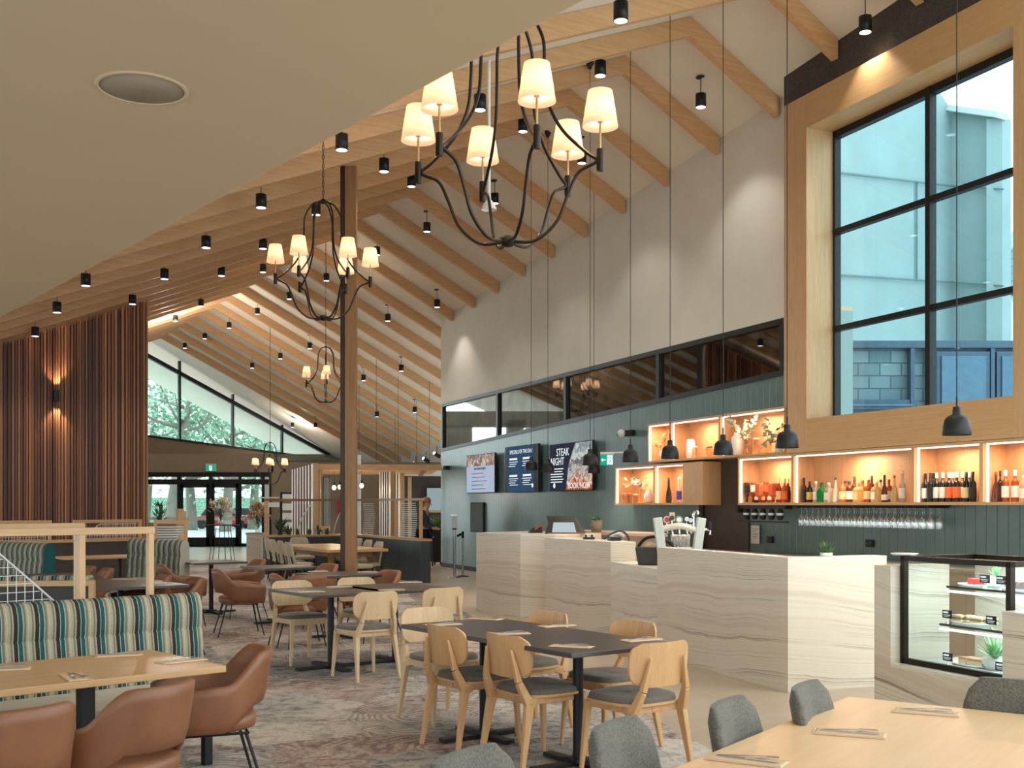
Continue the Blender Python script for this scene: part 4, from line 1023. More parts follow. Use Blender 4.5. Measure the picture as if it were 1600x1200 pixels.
# ---- counters
ST = plain('pale_stone_top', srgb(226,222,208), .25, var=.03)
def counter(name, lab, poly, z1, m='stone', top=True, z0=0.0, grp='stone bar counters'):
    r = thing(name, lab, 'counter', (poly[0][0], poly[0][1], 0), 0, grp)
    q = [(x-poly[0][0], y-poly[0][1]) for x, y in poly]
    b = MB(); b.prism(q, z0, z1-.02); b.build('front', M[m], r)
    b = MB(); b.prism(q, z1-.02, z1); b.build('counter_top', ST, r)
    return r
c0 = gp(1027, 855, 1.13); c1 = gp(1231, 1082); c1 = Vector((2.31, 9.32, 0)); c2 = Vector((3.26, 9.69, 0)); 
def off(p, q, d):
    v = (q-p); v.z = 0; v.normalize(); return Vector((-v.y, v.x, 0))*d
n1 = off(c0, c1, 1); n2 = off(c1, c2, 1)
if n1.x < 0: n1 = -n1
if n2.y < 0: n2 = -n2
th = .16
i0 = c0+n1*th; i2 = c2+n2*th; 
bis = (n1+n2).normalized(); i1 = c1+bis*(th/bis.dot(n1))
tt = lambda v: (v.x, v.y)
c3 = c2+Vector((1.1, .5, 0))
counter('bar_counter', 'main veined stone bar counter with the beer taps, facing the room in two facets', [tt(c0), tt(c1), tt(c2), tt(i2), tt(i1), tt(i0)], 1.13)
b0 = Vector((.44, 15.0, 0)); b1 = Vector((1.17, 13.2, 0))
counter('stone_counter', 'veined stone service counter left of the low counter section', [tt(b0), tt(b1), (1.47, 13.22), (1.36, 13.9), (.74, 15.1)], 1.13)
counter('low_counter', 'low stone counter section between the two high ones, black tub on it', [tt(b1), tt(c0), (c0.x+.75, c0.y+.3), (1.95, 13.25), (1.49, 13.23)], .90)
a0 = Vector((-.53, 16.56, 0)); a1 = Vector((.116, 15.5, 0))
counter('reception_counter', 'leftmost veined stone counter with a till on it', [tt(a0), tt(a1), (.50, 15.35), (.60, 15.3), (1.3, 16.2), (.35, 17.6)], 1.16)
# inner work surfaces
b = MB(); b.prism([(i0.x+.01, i0.y), (i1.x+.0, i1.y+.02), (i2.x, i2.y+.01), (i2.x, i2.y+.9), (i1.x+.75, i1.y+1.3), (i0.x+1.0, i0.y+.9), (i0.x+.02, i0.y+.9)], .86, .90)
single('inner_worktop', b, ST, 'pale worktop just behind the main bar counter', 'worktop')
b = MB(); ax = wu(1098)-U0; b.box(ax, LE-.05, -.62, -.035, .86, .90); b.box(ax+.02, LE-.07, -.60, -.035, 0, .86)
single('back_counter', b, M['tile'], 'long beige back counter along the boarded wall under the shelves', 'counter', o0, WPHI)
b = MB(); b.prism([(1.0, 17.2), (1.5, 16.0), (2.15, 15.4), (2.2, 16.3), (1.2, 18.0)], 1.13, 1.17); b.prism([(1.1, 17.1), (1.55, 16.1), (2.05, 15.6), (2.1, 16.2), (1.25, 17.8)], 0, 1.13)
single('rounded_counter', b, M['tile'], 'beige counter with the potted plant behind the reception', 'counter')
# till
p = at(885, 835, 15.9); p.z = 1.16
r = thing('till', 'black tablet till with a tilted screen on the leftmost counter', 'till', p, radians(-8))
b = MB(); b.hexa([(-.26,-.12,0),(.26,-.12,0),(.26,.2,0),(-.26,.2,0)], [(-.26,-.1,.015),(.26,-.1,.015),(.26,.18,.015),(-.26,.18,.015)]); b.build('base', plain('dark_red_mat', srgb(110,50,40), .5), r)
b = MB(); b.hexa([(-.22,-.08,.015),(.17,-.08,.015),(.17,-.05,.015),(-.22,-.05,.015)], [(-.29,.065,.25),(.10,.065,.25),(.10,.09,.25),(-.29,.09,.25)]); b.build('tablet', M['blackm'], r)
b = MB(); b.hexa([(.17,-.08,.015),(.22,-.08,.015),(.26,.18,.015),(.20,.18,.015)], [(.08,.06,.25),(.11,.06,.25),(.11,.09,.25),(.08,.09,.25)]); b.build('side_stand', M['blackm'], r)
b = MB(); b.add([(-.20,-.085,.02),(.15,-.085,.02),(.08,.06,.235),(-.27,.06,.235)], [(0,1,2,3)]); b.build('display', emit('till_display', srgb(190,204,210), .33), r)
b = MB(); b.hexa([(-.30,-.1,.0),(-.20,-.1,.0),(-.20,.0,.0),(-.30,.0,.0)], [(-.22,.0,.23),(-.18,.0,.23),(-.18,.06,.23),(-.22,.06,.23)]); b.build('stand', M['blackm'], r)
p = at(836, 832, 16.4); p.z = 1.16
r = thing('desk_stamp', 'small red and black gadget left of the till', 'gadget', p, .3)
b = MB(); b.hexa([(-.1,-.05,0),(.1,-.05,0),(.1,.05,0),(-.1,.05,0)], [(-.03,-.04,.07),(.09,-.04,.09),(.09,.04,.09),(-.03,.04,.07)]); b.build('base', M['blackm'], r)
b = MB(); b.bar((-.02, -.05, .05), (.09, -.05, .12), .03, .02); b.build('handle', LM['red'], r)
p = Vector((1.30, 16.9, 1.171)); p = at(932, 826, 16.6); p.z = 1.171
r = thing('potted_plant', 'small green plant in a brown pot on the beige counter right of the till', 'plant', p)
b = MB(); b.lathe([(0,0),(.075,0),(.085,.17),(.078,.17),(.07,.03),(0,.03)], 16, cap=False); b.build('pot', M['brown'], r)
b = MB(); rnd = random.Random(2)
for i in range(16): sprig(b, (0, 0, .15), (rnd.uniform(-.16, .10), rnd.uniform(-.12, .12), rnd.uniform(.05, .30)), 6, .045, .03, rnd)
b.build('leaves', M['leaf'], r)
# black tub and gear on the low counter
p = Vector((1.62, 12.5, .9)); 
r = thing('bar_caddy', 'black tub of bar gear on the low counter section', 'tub', p, radians(-20)); r.scale = (1.05, 1.05, 1.0)
b = MB(); b.hexa([(-.17,-.13,0),(.17,-.13,0),(.17,.13,0),(-.17,.13,0)], [(-.20,-.15,.20),(.20,-.15,.20),(.20,.15,.20),(-.20,.15,.20)]); b.build('tub', M['darkpanel'], r, bevel=.012)
b = MB(); b.tube(bez([(-.2,0,.2),(-.12,0,.29),(0,0,.31),(.14,0,.25),(.2,0,.19)], 4), .018, 8); b.build('handle', M['blackm'], r)
b = MB(); b.blob((-.08,.02,.20), (.07,.06,.06)); b.blob((.03,-.03,.2), (.06,.06,.05)); b.build('cloth', M['paper'], r)
p = Vector((1.33, 13.75, 1.13))
r = thing('receipt_printer', 'grey and black scanner with a curved strap on the service counter', 'scanner', p, .2)
b = MB(); b.box(-.14,.0,-.08,.08,0,.05); b.build('body', M['black'], r, bevel=.01)
b = MB(); b.tube(bez([(-.2,0,.02),(-.1,0,.09),(.02,0,.12),(.1,0,.06),(.12,0,.0)], 4), .013, 8); b.build('strap', M['darkpanel'], r)
b = MB(); b.tube(bez([(-.12,.03,.04),(-.02,.03,.085),(.07,.03,.05)], 4), .016, 8); b.build('coil', M['shopwhite'], r)
r = thing('small_tray', 'tiny black clip gadget on the service counter top', 'gadget', (.98, 14.2, 1.13), .2)
b = MB(); b.box(-.07,.07,-.03,.03,0,.03); b.build('base', M['blackm'], r)
b = MB(); b.box(-.05,-.03,-.02,.02,.03,.06); b.box(.03,.05,-.02,.02,.03,.06); b.build('clip', M['blackm'], r)
# beer tap tower
Yt = 12.3
tx = lambda px: (px-800)/F*Yt
tz = lambda py: CAMH+(HZ-py)/F*Yt
r = thing('beer_tap_tower', 'beer tap tower of two leaning pale posts and a curved rail on the bar', 'beer taps', (tx(1060), Yt, .9), 0)
ox = tx(1060)
TW = wood('weathered_pale_timber', srgb(178,190,188), srgb(214,218,208), (12,12,1.5), .5)
for a0_, a1_ in ((1031, 1028), (1091, 1098)):
    b = MB(); b.bar((tx(a0_+ (6 if a0_ < 1060 else -5))-ox, 0, 0), (tx(a0_+(-4 if a0_ < 1060 else 5))-ox, 0, tz(809)-.9), .095, .10, up=(0,1,0)); b.build('post', TW, r, bevel=.008)
b = MB(); b.tube(bez([(tx(1031)-ox,0,tz(829)-.9),(tx(1045)-ox,-.02,tz(824)-.9),(tx(1061)-ox,-.03,tz(822)-.9),(tx(1078)-ox,-.02,tz(825)-.9),(tx(1091)-ox,0,tz(830)-.9)], 5), .035, 12); b.build('rail', plain('cream_resin', srgb(208,204,188), .3), r)
cols = [plain('dusty_pink_badge', srgb(196,150,136), .5), M['paper'], plain('green_grey_badge', srgb(120,150,140), .4), M['bronze'], M['bronze']]
for i, (px, py) in enumerate(((1042, 812), (1050, 809), (1061, 812), (1073, 811), (1079, 813))):
    x = tx(px)-ox; z = tz(py)-.9
    b = MB(); b.tube([(x, 0, tz(824)-.9), (x, 0, z)], .008, 6); b.tube([(x, -.04, tz(828)-.9), (x, -.09, tz(834)-.9)], .01, 6); tp = b.build('tap', M['chrome'], r)
    b = MB()
    if i == 1: b.box(x-.03, x+.03, -.012, .008, z-.04, z+.06)
    else: b.tube([(x, -.012, z), (x, .008, z)], .042, 16)
    b.build('tap_badge', cols[i], tp)
    b = MB(); b.tube([(x, -.0135, z), (x, -.0125, z)], .026, 14); b.build('badge_centre', (plain('deep_red_badge', srgb(140,60,56), .5), M['darkpanel'], LM['white'], M['shopwhite'], M['shopwhite'])[i], tp)
b = MB(); x = tx(1084)-ox; b.tube(bez([(x,0,tz(822)-.9),(x,0,tz(803)-.9),(x+.03,-.03,tz(799)-.9),(x+.035,-.05,tz(803)-.9)], 4), .016, 8); b.build('swan_tap', M['chrome'], r)
b = MB(); x = tx(1101)-ox; b.tube([(x-.03,0,tz(827)-.9),(x+.06,-.03,tz(828)-.9),(x+.05,-.05,tz(835)-.9)], .013, 8); sp_ = b.build('side_tap', M['chrome'], r)
b = MB(); b.tube([(x+.055,-.03,tz(828)-.9),(x+.05,-.03,tz(815)-.9)], .018, 8, .022); b.build('tap_handle', M['blackm'], sp_)
for i, px in enumerate((1056, 1063, 1070, 1077)):
    b = MB(); b.lathe([(0,0),(.026,.0),(.034,.14),(.032,.14),(.025,.01)], 12, cap=False)
    single('beer_glass', b, M['stemglass'], 'empty clear beer glass under the beer taps, %s from the left' % ORD[i], 'glass', (tx(px), Yt+.14, 1.10), 0, 'beer glasses under the taps')
b = MB(); b.prism([(tx(1050), Yt+.05), (tx(1086), Yt+.05), (tx(1086), Yt+.25), (tx(1050), Yt+.25)], .9, 1.099)
single('glass_tray', b, M['steel'], 'steel tray raising the beer glasses under the taps', 'tray')
b = MB(); b.box(tx(1104)-.02, tx(1104)+.09, Yt+.8, Yt+.86, .9, 1.5)
# plant on the bar
q = gp(1287, 866, 1.13); q = c1+(c2-c1)*.38; q.z = 1.131
q = Vector((2.62, 9.58, 1.131)); q = i1+(i2-i1)*.33-n2*.08; q.z = 1.131
r = thing('bar_top_plant', 'small bushy green plant on the right facet of the bar counter', 'plant', q)
b = MB(); rnd = random.Random(5)
for i in range(60):
    a = rnd.uniform(0, 2*pi); e = rnd.uniform(.1, 1.3)
    leafq(b, (0, 0, .02), (cos(a)*cos(e), sin(a)*cos(e), sin(e)), (0, 0, 1), rnd.uniform(.07, .14), .018)
b.build('leaves', M['leaf'], r); b = MB(); b.lathe([(0,0),(.05,0),(.055,.03),(0,.03)], 14, cap=False); b.build('pot', M['white'], r)

# ---- cake display
DD = 5.63; od = wp(0, DD); ou = lambda px, D=DD: wu(px, D)
ub = ou(1391.5); ue = ou(1579, DD+.08)
r = thing('display_base', 'veined stone base and side pillar of the glass cake cabinet', 'counter', od, WPHI, 'stone bar counters')
b = MB(); b.box(ub-.17, ub, 0, .55, 0, 1.13); b.build('pillar', M['stone'], r)
b = MB(); b.box(ub, ue+.5, 0, .95, 0, .405); b.build('front', M['stone'], r)
b = MB(); b.box(ub, ue+.5, 0, .95, .405, .43); b.build('counter_top', ST, r)
b = MB(); b.box(ub, ue-.02, .80, .83, .43, 1.17); b.build('back_panel', M['stone'], r)
r = thing('cake_cabinet', 'black framed glass cake display cabinet on the stone base', 'display cabinet', od, WPHI)
fr = .04
b = MB(); y0 = .08; y1 = .78
b.box(ub+.01, ue, y0, y0+fr, .431, .47); b.box(ub+.01, ue, y0, y0+fr, 1.17, 1.205); b.box(ub+.01, ub+.01+fr, y0, y0+fr, .43, 1.2); b.box(ue-fr, ue, y0, y0+fr, .43, 1.2)
b.box(ub+.01, ue, y1-fr, y1, 1.17, 1.205); b.box(ue-fr, ue, y1-fr, y1, .43, 1.2); b.box(ue-fr, ue, y0, y1, 1.17, 1.205); b.box(ub+.01, ub+.01+fr, y0, y1, 1.17, 1.205); b.box(ub+.62, ub+.66, y1-fr, y1, .43, 1.2)
b.build('cabinet_frame', M['bronze'], r)
b = MB(); b.box(ub+.05, ue-fr, y0+.015, y0+.02, .47, 1.17); b.build('pane', M['glass'], r)
b = MB(); b.box(ue-.02, ue-.015, y0+fr, y1-fr, .44, 1.17); b.build('pane', M['glass'], r)
b = MB(); b.box(ub+.02, ue-.02, y0+fr, y1-fr, .431, .445); b.build('cabinet_floor', M['shopwhite'], r)
sl1 = wu(1479, DD+.25); sl2 = wu(1468, DD+.22)
for s_, z, y_ in ((sl1, 1.0, .25), (sl2, .733, .22)):
    b = MB(); b.box(s_, ue-.05, y_, .74, z-.01, z); sh_ = b.build('glass_shelf', M['glass'], r)
    b = MB(); b.box(s_, ue-.05, y_, y_+.02, z-.045, z-.03); b.build('led_strip', emit('cool_led_strip', (.9,.97,1,1), 1), sh_)
    b = MB(); b.box(s_, ue-.05, y_-.003, y_, z-.014, z+.002); b.build('shelf_edge', M['darkpanel'], sh_)
    light('AREA', ((s_+ue)/2, .5, z-.06), .8, (.9, .97, 1), r, .4, name='cabinet_glow')
light('AREA', ((ub+ue)/2, .45, 1.15), 1.6, (.9, .97, 1), r, .5, name='cabinet_glow')
def dp(px, py, z, grp=None):      # a point inside the cabinet that lies on a level z
    Y = F*(CAMH-z)/(py-HZ); x = (px-800)/F*Y; return Vector((x, Y, z))
def inside(px, y, z):
    D = DD+y; x = (px-800)/F; Z = D/(.9214*x+.3887); return Vector((x*Z, Z, z))
def plate(loc, a, c, lab):
    b = MB(); rows = []
    for f_, z in ((.0, .0), (.6, .0), (.95, .006), (1, .014)): rows.append([(a*f_*cos(2*pi*k/24), c*f_*sin(2*pi*k/24), z) for k in range(24)])
    b.grid(rows, closed_u=True); return single('plate', b, M['white'], lab, 'plate', loc, WPHI, 'white plates in the cake cabinet', solid=.004)
def sign(loc, lab, txt):
    r = thing('price_card', lab, 'price card', loc, WPHI+.0, 'small black cards in the cake cabinet')
    b = MB(); b.lathe([(.016, 0), (.012, .008), (.003, .012), (.003, .035)], 10); b.build('stand', M['chrome'], r)
    b = MB(); b.box(-.045, .045, -.002, .0, .033, .09); cd_ = b.build('card', M['blackm'], r)
    b = MB(); b.box(-.036, .012, -.0035, -.0025, .068, .080); b.box(-.035, .03, -.0035, -.0025, .054, .058); b.box(-.03, .02, -.0035, -.0025, .044, .047); b.build('writing', wtx, r)
zA, zB_, zC = 1.0015, .7345, .4465
plate(inside(1524, .42, zA), .13, .10, 'white plate with red cakes on the top cabinet shelf')
for i, (px, y) in enumerate(((1521, .42), (1532, .42))):
    b = MB(); b.box(-.03,.03,-.03,.03,0,.045); single('red_cake', b, LM['red'], 'small red glazed cake square on the top cabinet shelf, %s one' % ('left', 'right')[i], 'cake', inside(px, y, zA+.007), WPHI, 'red cakes', bevel=.006)
sign(inside(1539, .33, zA), 'black card by the red cakes', 'Bake'); sign(inside(1565, .33, zA), 'larger-looking black card at the corner post on the top shelf', 'Vegan')
r = thing('white_potted_grass', 'white pot with spiky green leaves on the top cabinet shelf', 'plant', inside(1556, .5, zA))
b = MB(); b.lathe([(0,0),(.05,0),(.055,.07),(0,.07)], 14, cap=False); b.build('pot', M['white'], r)
def spiky(r, z, L, n, seed):
    b = MB(); rnd = random.Random(seed)
    for i in range(n):
        a = rnd.uniform(0, 2*pi); e = rnd.uniform(.25, 1.4); leafq(b, (0, 0, z), (cos(a)*cos(e), sin(a)*cos(e), sin(e)), (0, 0, 1), L*rnd.uniform(.8, 1.1), L*.16)
    b.build('leaves', lm('aloe_leaf', srgb(110,160,110), srgb(160,200,150)), r)
spiky(r, .06, .1, 30, 1)
plate(inside(1520, .40, zB_), .17, .11, 'long plate of sandwiches on the middle cabinet shelf')
def sandwich(px, y, z, lab):
    r = thing('sandwich', lab, 'sandwich', inside(px, y, z), WPHI+random.uniform(-.3, .3), 'sandwiches on the middle cabinet shelf')
    br = plain('toasted_bread', srgb(228,200,156), .8); 
    b = MB(); b.box(-.05,.05,-.04,.04,0,.018); b.box(-.05,.05,-.04,.04,.03,.048); b.build('bread', br, r, bevel=.006)
    b = MB(); b.box(-.048,.048,-.042,.042,.018,.03); b.build('filling', M['brown'], r)
for i, px in enumerate((1500, 1514, 1530, 1545)): sandwich(px, .38+.03*(i % 2), zB_+.008, 'toasted sandwich on the middle cabinet shelf, %s from the left' % ORD[i])
sign(inside(1480, .28, zB_), 'black card at the left end of the middle shelf', 'Toast'); sign(inside(1549, .24, zB_), 'black card in front of the sandwiches on the right', 'Toast')
plate(inside(1516, .34, zC), .16, .07, 'long narrow white plate of slices on the cabinet floor')
for i, px in enumerate((1508, 1521, 1533)):
    r = thing('slice', 'pale layered cake slice on the cabinet floor, %s from the left' % ORD[i], 'cake', inside(px, .34, zC+.008), WPHI, 'layered slices')
    b = MB(); b.box(-.035,.035,-.03,.03,0,.035); b.build('base', plain('pale_sponge', srgb(232,210,178), .8), r, bevel=.004)
    b = MB(); b.box(-.035,.035,-.03,.03,.035,.05); b.build('topping', plain('orange_topping', srgb(222,160,110), .6), r, bevel=.004)
r = thing('potted_aloe', 'green spiky aloe in a white bowl on the cabinet floor', 'plant', inside(1555, .36, zC))
b = MB(); b.lathe([(0,0),(.06,0),(.085,.05),(.08,.08),(0,.075)], 18, cap=False); b.build('pot', M['white'], r); spiky(r, .07, .17, 42, 3)
sign(inside(1481, .20, zC), 'black card standing alone at the left of the cabinet floor', 'Slice'); sign(inside(1564, .17, zC), 'black card at the right of the cabinet floor beside the aloe', 'Slice')
plate(inside(1593, .36, zA), .12, .09, 'white plate of pastries right of the corner post'); 
for i, px in enumerate((1588, 1598)):
    b = MB(); b.blob((0,0,.028), (.04,.03,.028)); single('pastry', b, M['leather'], 'brown pastry right of the cabinet corner post, %s one' % ('left', 'right')[i], 'pastry', inside(px, .36, zA+.004), 0, 'pastries')
b = MB(); u_ = wu(1570, 5.52); b.box(u_, u_+1.2, -.02, .6, 0, .895); b.box(u_-.005, u_+1.2, -.025, .6, .895, .91)
single('stone_block_counter', b, M['stone'], 'veined stone block counter at the right picture edge', 'counter', wp(0, 5.52), WPHI, 'stone bar counters')
b = MB(); b.lathe([(0,0),(.08,0),(.10,.012),(.095,.014),(0,.006)], 20, cap=False)
single('plate', b, M['white'], 'white plate lying on the left corner of the cake cabinet top', 'plate', inside(1413, .14, 1.206), 0)
# ================================================================== FURNITURE
def face_rz(v): return atan2(v[1], v[0])-pi/2      # local +Y looks along v
# --- oak chair: local +Y is where the sitter looks, seat centre at the origin
def oak_chair(mo, pad, upr=None):
    r = thing('oak_chair', '', 'chair')
    m = M[mo]
    for sx in (-1, 1):
        b = MB(); b.bar((sx*.185, .185, .43), (sx*.215, .215, 0), .042, .040, .024, .022, up=(0,1,0)); b.build('leg', m, r, bevel=.006)
        # rear leg runs up into the backrest support
        b = MB()
        b.bar((sx*.215, -.275, 0), (sx*.190, -.205, .40), .024, .026, .040, .058, up=(0,1,0))
        b.bar((sx*.190, -.205, .40), (sx*.165, -.262, .53), .040, .058, .034, .040, up=(0,1,0))
        b.bar((sx*.165, -.262, .53), (sx*.125, -.288, .72), .034, .040, .016, .016, up=(0,1,0))
        b.bar((sx*.190, -.20, .405), (sx*.178, -.10, .425), .040, .055, .030, .026)
        b.build('leg', m, r, bevel=.006)
    b = MB(); b.bar((0, .19, .415), (0, -.19, .415), .05, .035); b.bar((-.19, .18, .415), (.19, .18, .415), .03, .05); b.bar((-.19, -.17, .415), (.19, -.17, .415), .03, .05)
    for sx in (-1, 1): b.bar((sx*.185, .18, .42), (sx*.185, -.2, .42), .025, .045)
    b.build('seat_frame', m, r, bevel=.004)
    def outline(w, d, n=32, e=3.2, wf=1.0):
        o = []
        for k in range(n):
            a = 2*pi*k/n; c, s_ = cos(a), sin(a)
            x = w*abs(c)**(2/e)*(1 if c > 0 else -1); y = d*abs(s_)**(2/e)*(1 if s_ > 0 else -1)
            x *= 1+.06*(y/d)
            o.append((x, y))
        return o
    b = MB(); b.prism([(x, y) for x, y in outline(.235, .225)], .438, .452); b.build('seat', m, r)
    b = MB(); rows = []
    for f_, z in ((1.0, .452), (1.0, .468), (.97, .482), (.85, .490), (.5, .490), (.01, .488)): rows.append([(x*f_, y*f_, z-.008*(1-abs(y/.22))*(f_ < .9)) for x, y in outline(.226, .216)])
    b.grid(rows, closed_u=True); b.build('cushion', M[pad], r)
    # bent ply backrest
    b = MB(); rows = []; nx, nz = 25, 19; W, H = .225, .125
    def pt(u, v, off_):
        e = 4.5
        lim = (1-abs(v)**e)**(1/e) if abs(v) < 1 else 0
        x = u*W*max(.70, lim)*(1-.10*(v < 0)*v*v); y = -.275+.055*(x/W)**2*1.2-.012*v+off_
        return (x, y, .675+v*H)
    front = [[pt(-1+2*i/(nx-1), -1+2*j/(nz-1), .007) for i in range(nx)] for j in range(nz)]
    back = [[pt(-1+2*i/(nx-1), -1+2*j/(nz-1), -.007) for i in range(nx)] for j in range(nz)]
    b.grid(front); b.grid([x[::-1] for x in back])
    ring = lambda g: [g[0][i] for i in range(nx)]+[g[j][nx-1] for j in range(1, nz)]+[g[nz-1][i] for i in range(nx-2, -1, -1)]+[g[j][0] for j in range(nz-2, 0, -1)]
    b.grid([ring(back), ring(front)], closed_u=True, smooth=False); b.build('backrest', m, r)
    return r
def put_top(px, py, h, face, back):       # origin from the pixel of the backrest's top centre
    Y = F*(CAMH-h)/(py-HZ); X_ = (px-800)/F*Y; f = Vector((face[0], face[1], 0)).normalized()
    return (X_+f.x*back, Y+f.y*back, 0)
gA = (.81, .588); gB = (.588, -.81); gAn = (-.81, -.588); gBn = (-.588, .81)
oc = oak_chair('oakseat', 'pad')
ocs = [((687,977),gA,'oak chair seen from behind, left one at the near side of the big dark table'),
 ((783,991),gA,'oak chair seen from behind, middle one at the near side of the big dark table'),
 ((1040,1003),gBn,'oak chair at the right end of the big dark table, back to the right'),
 ((998,970),gAn,'oak chair facing us behind the big dark table, by its right corner'),
 ((865,956),gAn,'oak chair facing us behind the big dark table, middle of its far side')]
ocl = [((662,949),gB,'bleached oak chair at the left end of the big dark table, facing right'),
 ((697,918),gBn,'bleached oak chair behind the left end of the big dark table, turned away'),
 ((592,924),gBn,'bleached oak chair with its back to us at the small dark tables in the middle'),
 ((453,907),gB,'bleached oak chair facing right at the left end of the middle dark table'),
 ((553,902),gB,'bleached oak chair facing us behind the middle dark tables, beneath the timber post')]
for i, ((px, py), f, lab) in enumerate(ocs):
    loc = put_top(px, py, .80, f, .27)
    if i == 0: oc.location = loc; oc.rotation_euler = (0, 0, face_rz(f)); oc['label'] = lab; oc['group'] = 'oak chairs with taupe pads'
    else: dup(oc, loc, face_rz(f), lab, 'oak chairs with taupe pads')
oc2 = oak_chair('oaklight', 'pad')
for i, ((px, py), f, lab) in enumerate(ocl):
    loc = put_top(px, py, .80, f, .27)
    if i == 0: oc2.location = loc; oc2.rotation_euler = (0, 0, face_rz(f)); oc2['label'] = lab; oc2['group'] = 'bleached oak chairs'
    else: dup(oc2, loc, face_rz(f), lab, 'bleached oak chairs')
# --- tan tub chair
def tub_chair(mat='leather'):
    r = thing('tub_chair', '', 'chair'); m = M[mat]
    b = MB(); N = 41; rows = []
    def prof(th):        # th 0 = back, +-1 = arm fronts
        a = th*radians(128); s = abs(th)
        R = .285
        bx, by = R*sin(a), -R*cos(a)*(1.0)+.02
        by = by if s < .62 else by+.10*(s-.62)/.38
        k = min(1, max(0, (s-.26)/.34)); k = k*k*(3-2*k)
        zt = .80*(1-k)+.635*k-.03*max(0, s-.7)/.3
        kb = min(1, max(0, (s-.30)/.28)); zb = .525*(1-kb)+.40*kb
        tilt = .06*(1-k)+.035*k
        n = Vector((sin(a), -cos(a), 0))
        base = Vector((bx, by, 0))*.92
        out = []
        t = .022
        pts_ = [(0, zb, -t*.6), (0, zb-.008, 0), (0, zb, t*.6)]
        for q in range(1, 5): z = zb+(zt-zb)*q/5; pts_.append((q/5, z, t))
        pts_ += [(1, zt-.006, t*.9), (1, zt+.004, 0), (1, zt-.006, -t*.9)]
        for q in range(4, 0, -1): z = zb+(zt-zb)*q/5; pts_.append((q/5, z, -t))
        for f_, z, o in pts_: out.append(tuple(base+n*(tilt*((z-.40)/.4)+o)+Vector((0, 0, z))))
        return out
    for i in range(N): rows.append(prof(-1+2*i/(N-1)))
    b.grid(rows, closed_u=True)
    b.add(rows[0], [tuple(range(len(rows[0])))]); b.add(rows[-1], [tuple(range(len(rows[0])))[::-1]])
    b.build('shell', m, r)
    b = MB(); rows = []
    for f_, z in ((.0, .385), (.80, .385), (.97, .40), (1.0, .43), (.98, .462), (.85, .475), (.3, .478), (0.0, .478)):
        rows.append([(.255*f_*abs(cos(2*pi*k/32))**.75*(1 if cos(2*pi*k/32) > 0 else -1), .255*f_*abs(sin(2*pi*k/32))**.75*(1 if sin(2*pi*k/32) > 0 else -1)+.02, z) for k in range(32)])
    b.grid(rows, closed_u=True); b.build('seat', m, r)
    b = MB(); b.tube([(-.2,-.17,.378),(.2,-.17,.378),(.2,.2,.378),(-.2,.2,.378),(-.2,-.17,.378)], .008, 6); b.build('seat_frame', M['blackm'], r)
    for sx in (-1, 1):
        for y0, y1 in ((.19, .27), (-.16, -.27)):
            b = MB(); b.tube([(sx*.17, y0, .38), (sx*.25, y1, 0)], .0095, 8, .007); b.build('leg', M['blackm'], r)
    return r
tc_ = tub_chair()
L_ = (-.8, -.6)
tub = [((418,1010),(-.93,-.36),'large tan tub chair at the right end of the near wooden table'),
 ((268,1070),(-.90,.42),'tan tub chair in front of the near wooden table, seen from behind'),
 ((42,1108),(-.74,.66),'tan tub chair at the bottom left corner, seen from behind'),
 ((333,889),(.93,.36),'tan tub chair in side view between the round-cornered dark tables, facing right, nearest of the three there'),
 ((412,874),(-.8,-.5),'tan tub chair at the far dark table by the flower stand, facing left'),
 ((522,881),L_,'tan tub chair left of the timber post, facing left'),
 ((486,899),gBn,'tan tub chair behind the middle dark table, turned away from us'),
 ((424,897),(.9,.3),'tan tub chair half hidden left of the turned-away one, behind the bleached chair'),
 ((618,891),L_,'tan tub chair right of the timber post, facing left'),
 ((247,882),(.93,.36),'tan tub chair at the end of the striped bench, facing right'),
 ((315,902),(-.85,-.5),'tan tub chair just right of the rail screen post, facing left'),
 ((264,899),(-.85,-.5),'tan tub chair behind the rail screen post, facing left'),
 ((147,885),(-.85,-.5),'tan tub chair by the far light table, left one of two'),
 ((175,888),(-.85,-.5),'tan tub chair by the far light table, right one of two')]
for i, ((px, py), f, lab) in enumerate(tub):
    lab = lab.replace(', facing right, nearest of the three there', '')
    loc = put_top(px, py, .80, f, .30)
    if i == 0: tc_.location = loc; tc_.rotation_euler = (0, 0, face_rz(f)); tc_['label'] = lab; tc_['group'] = 'tan tub chairs'
    else: dup(tc_, loc, face_rz(f), lab, 'tan tub chairs')
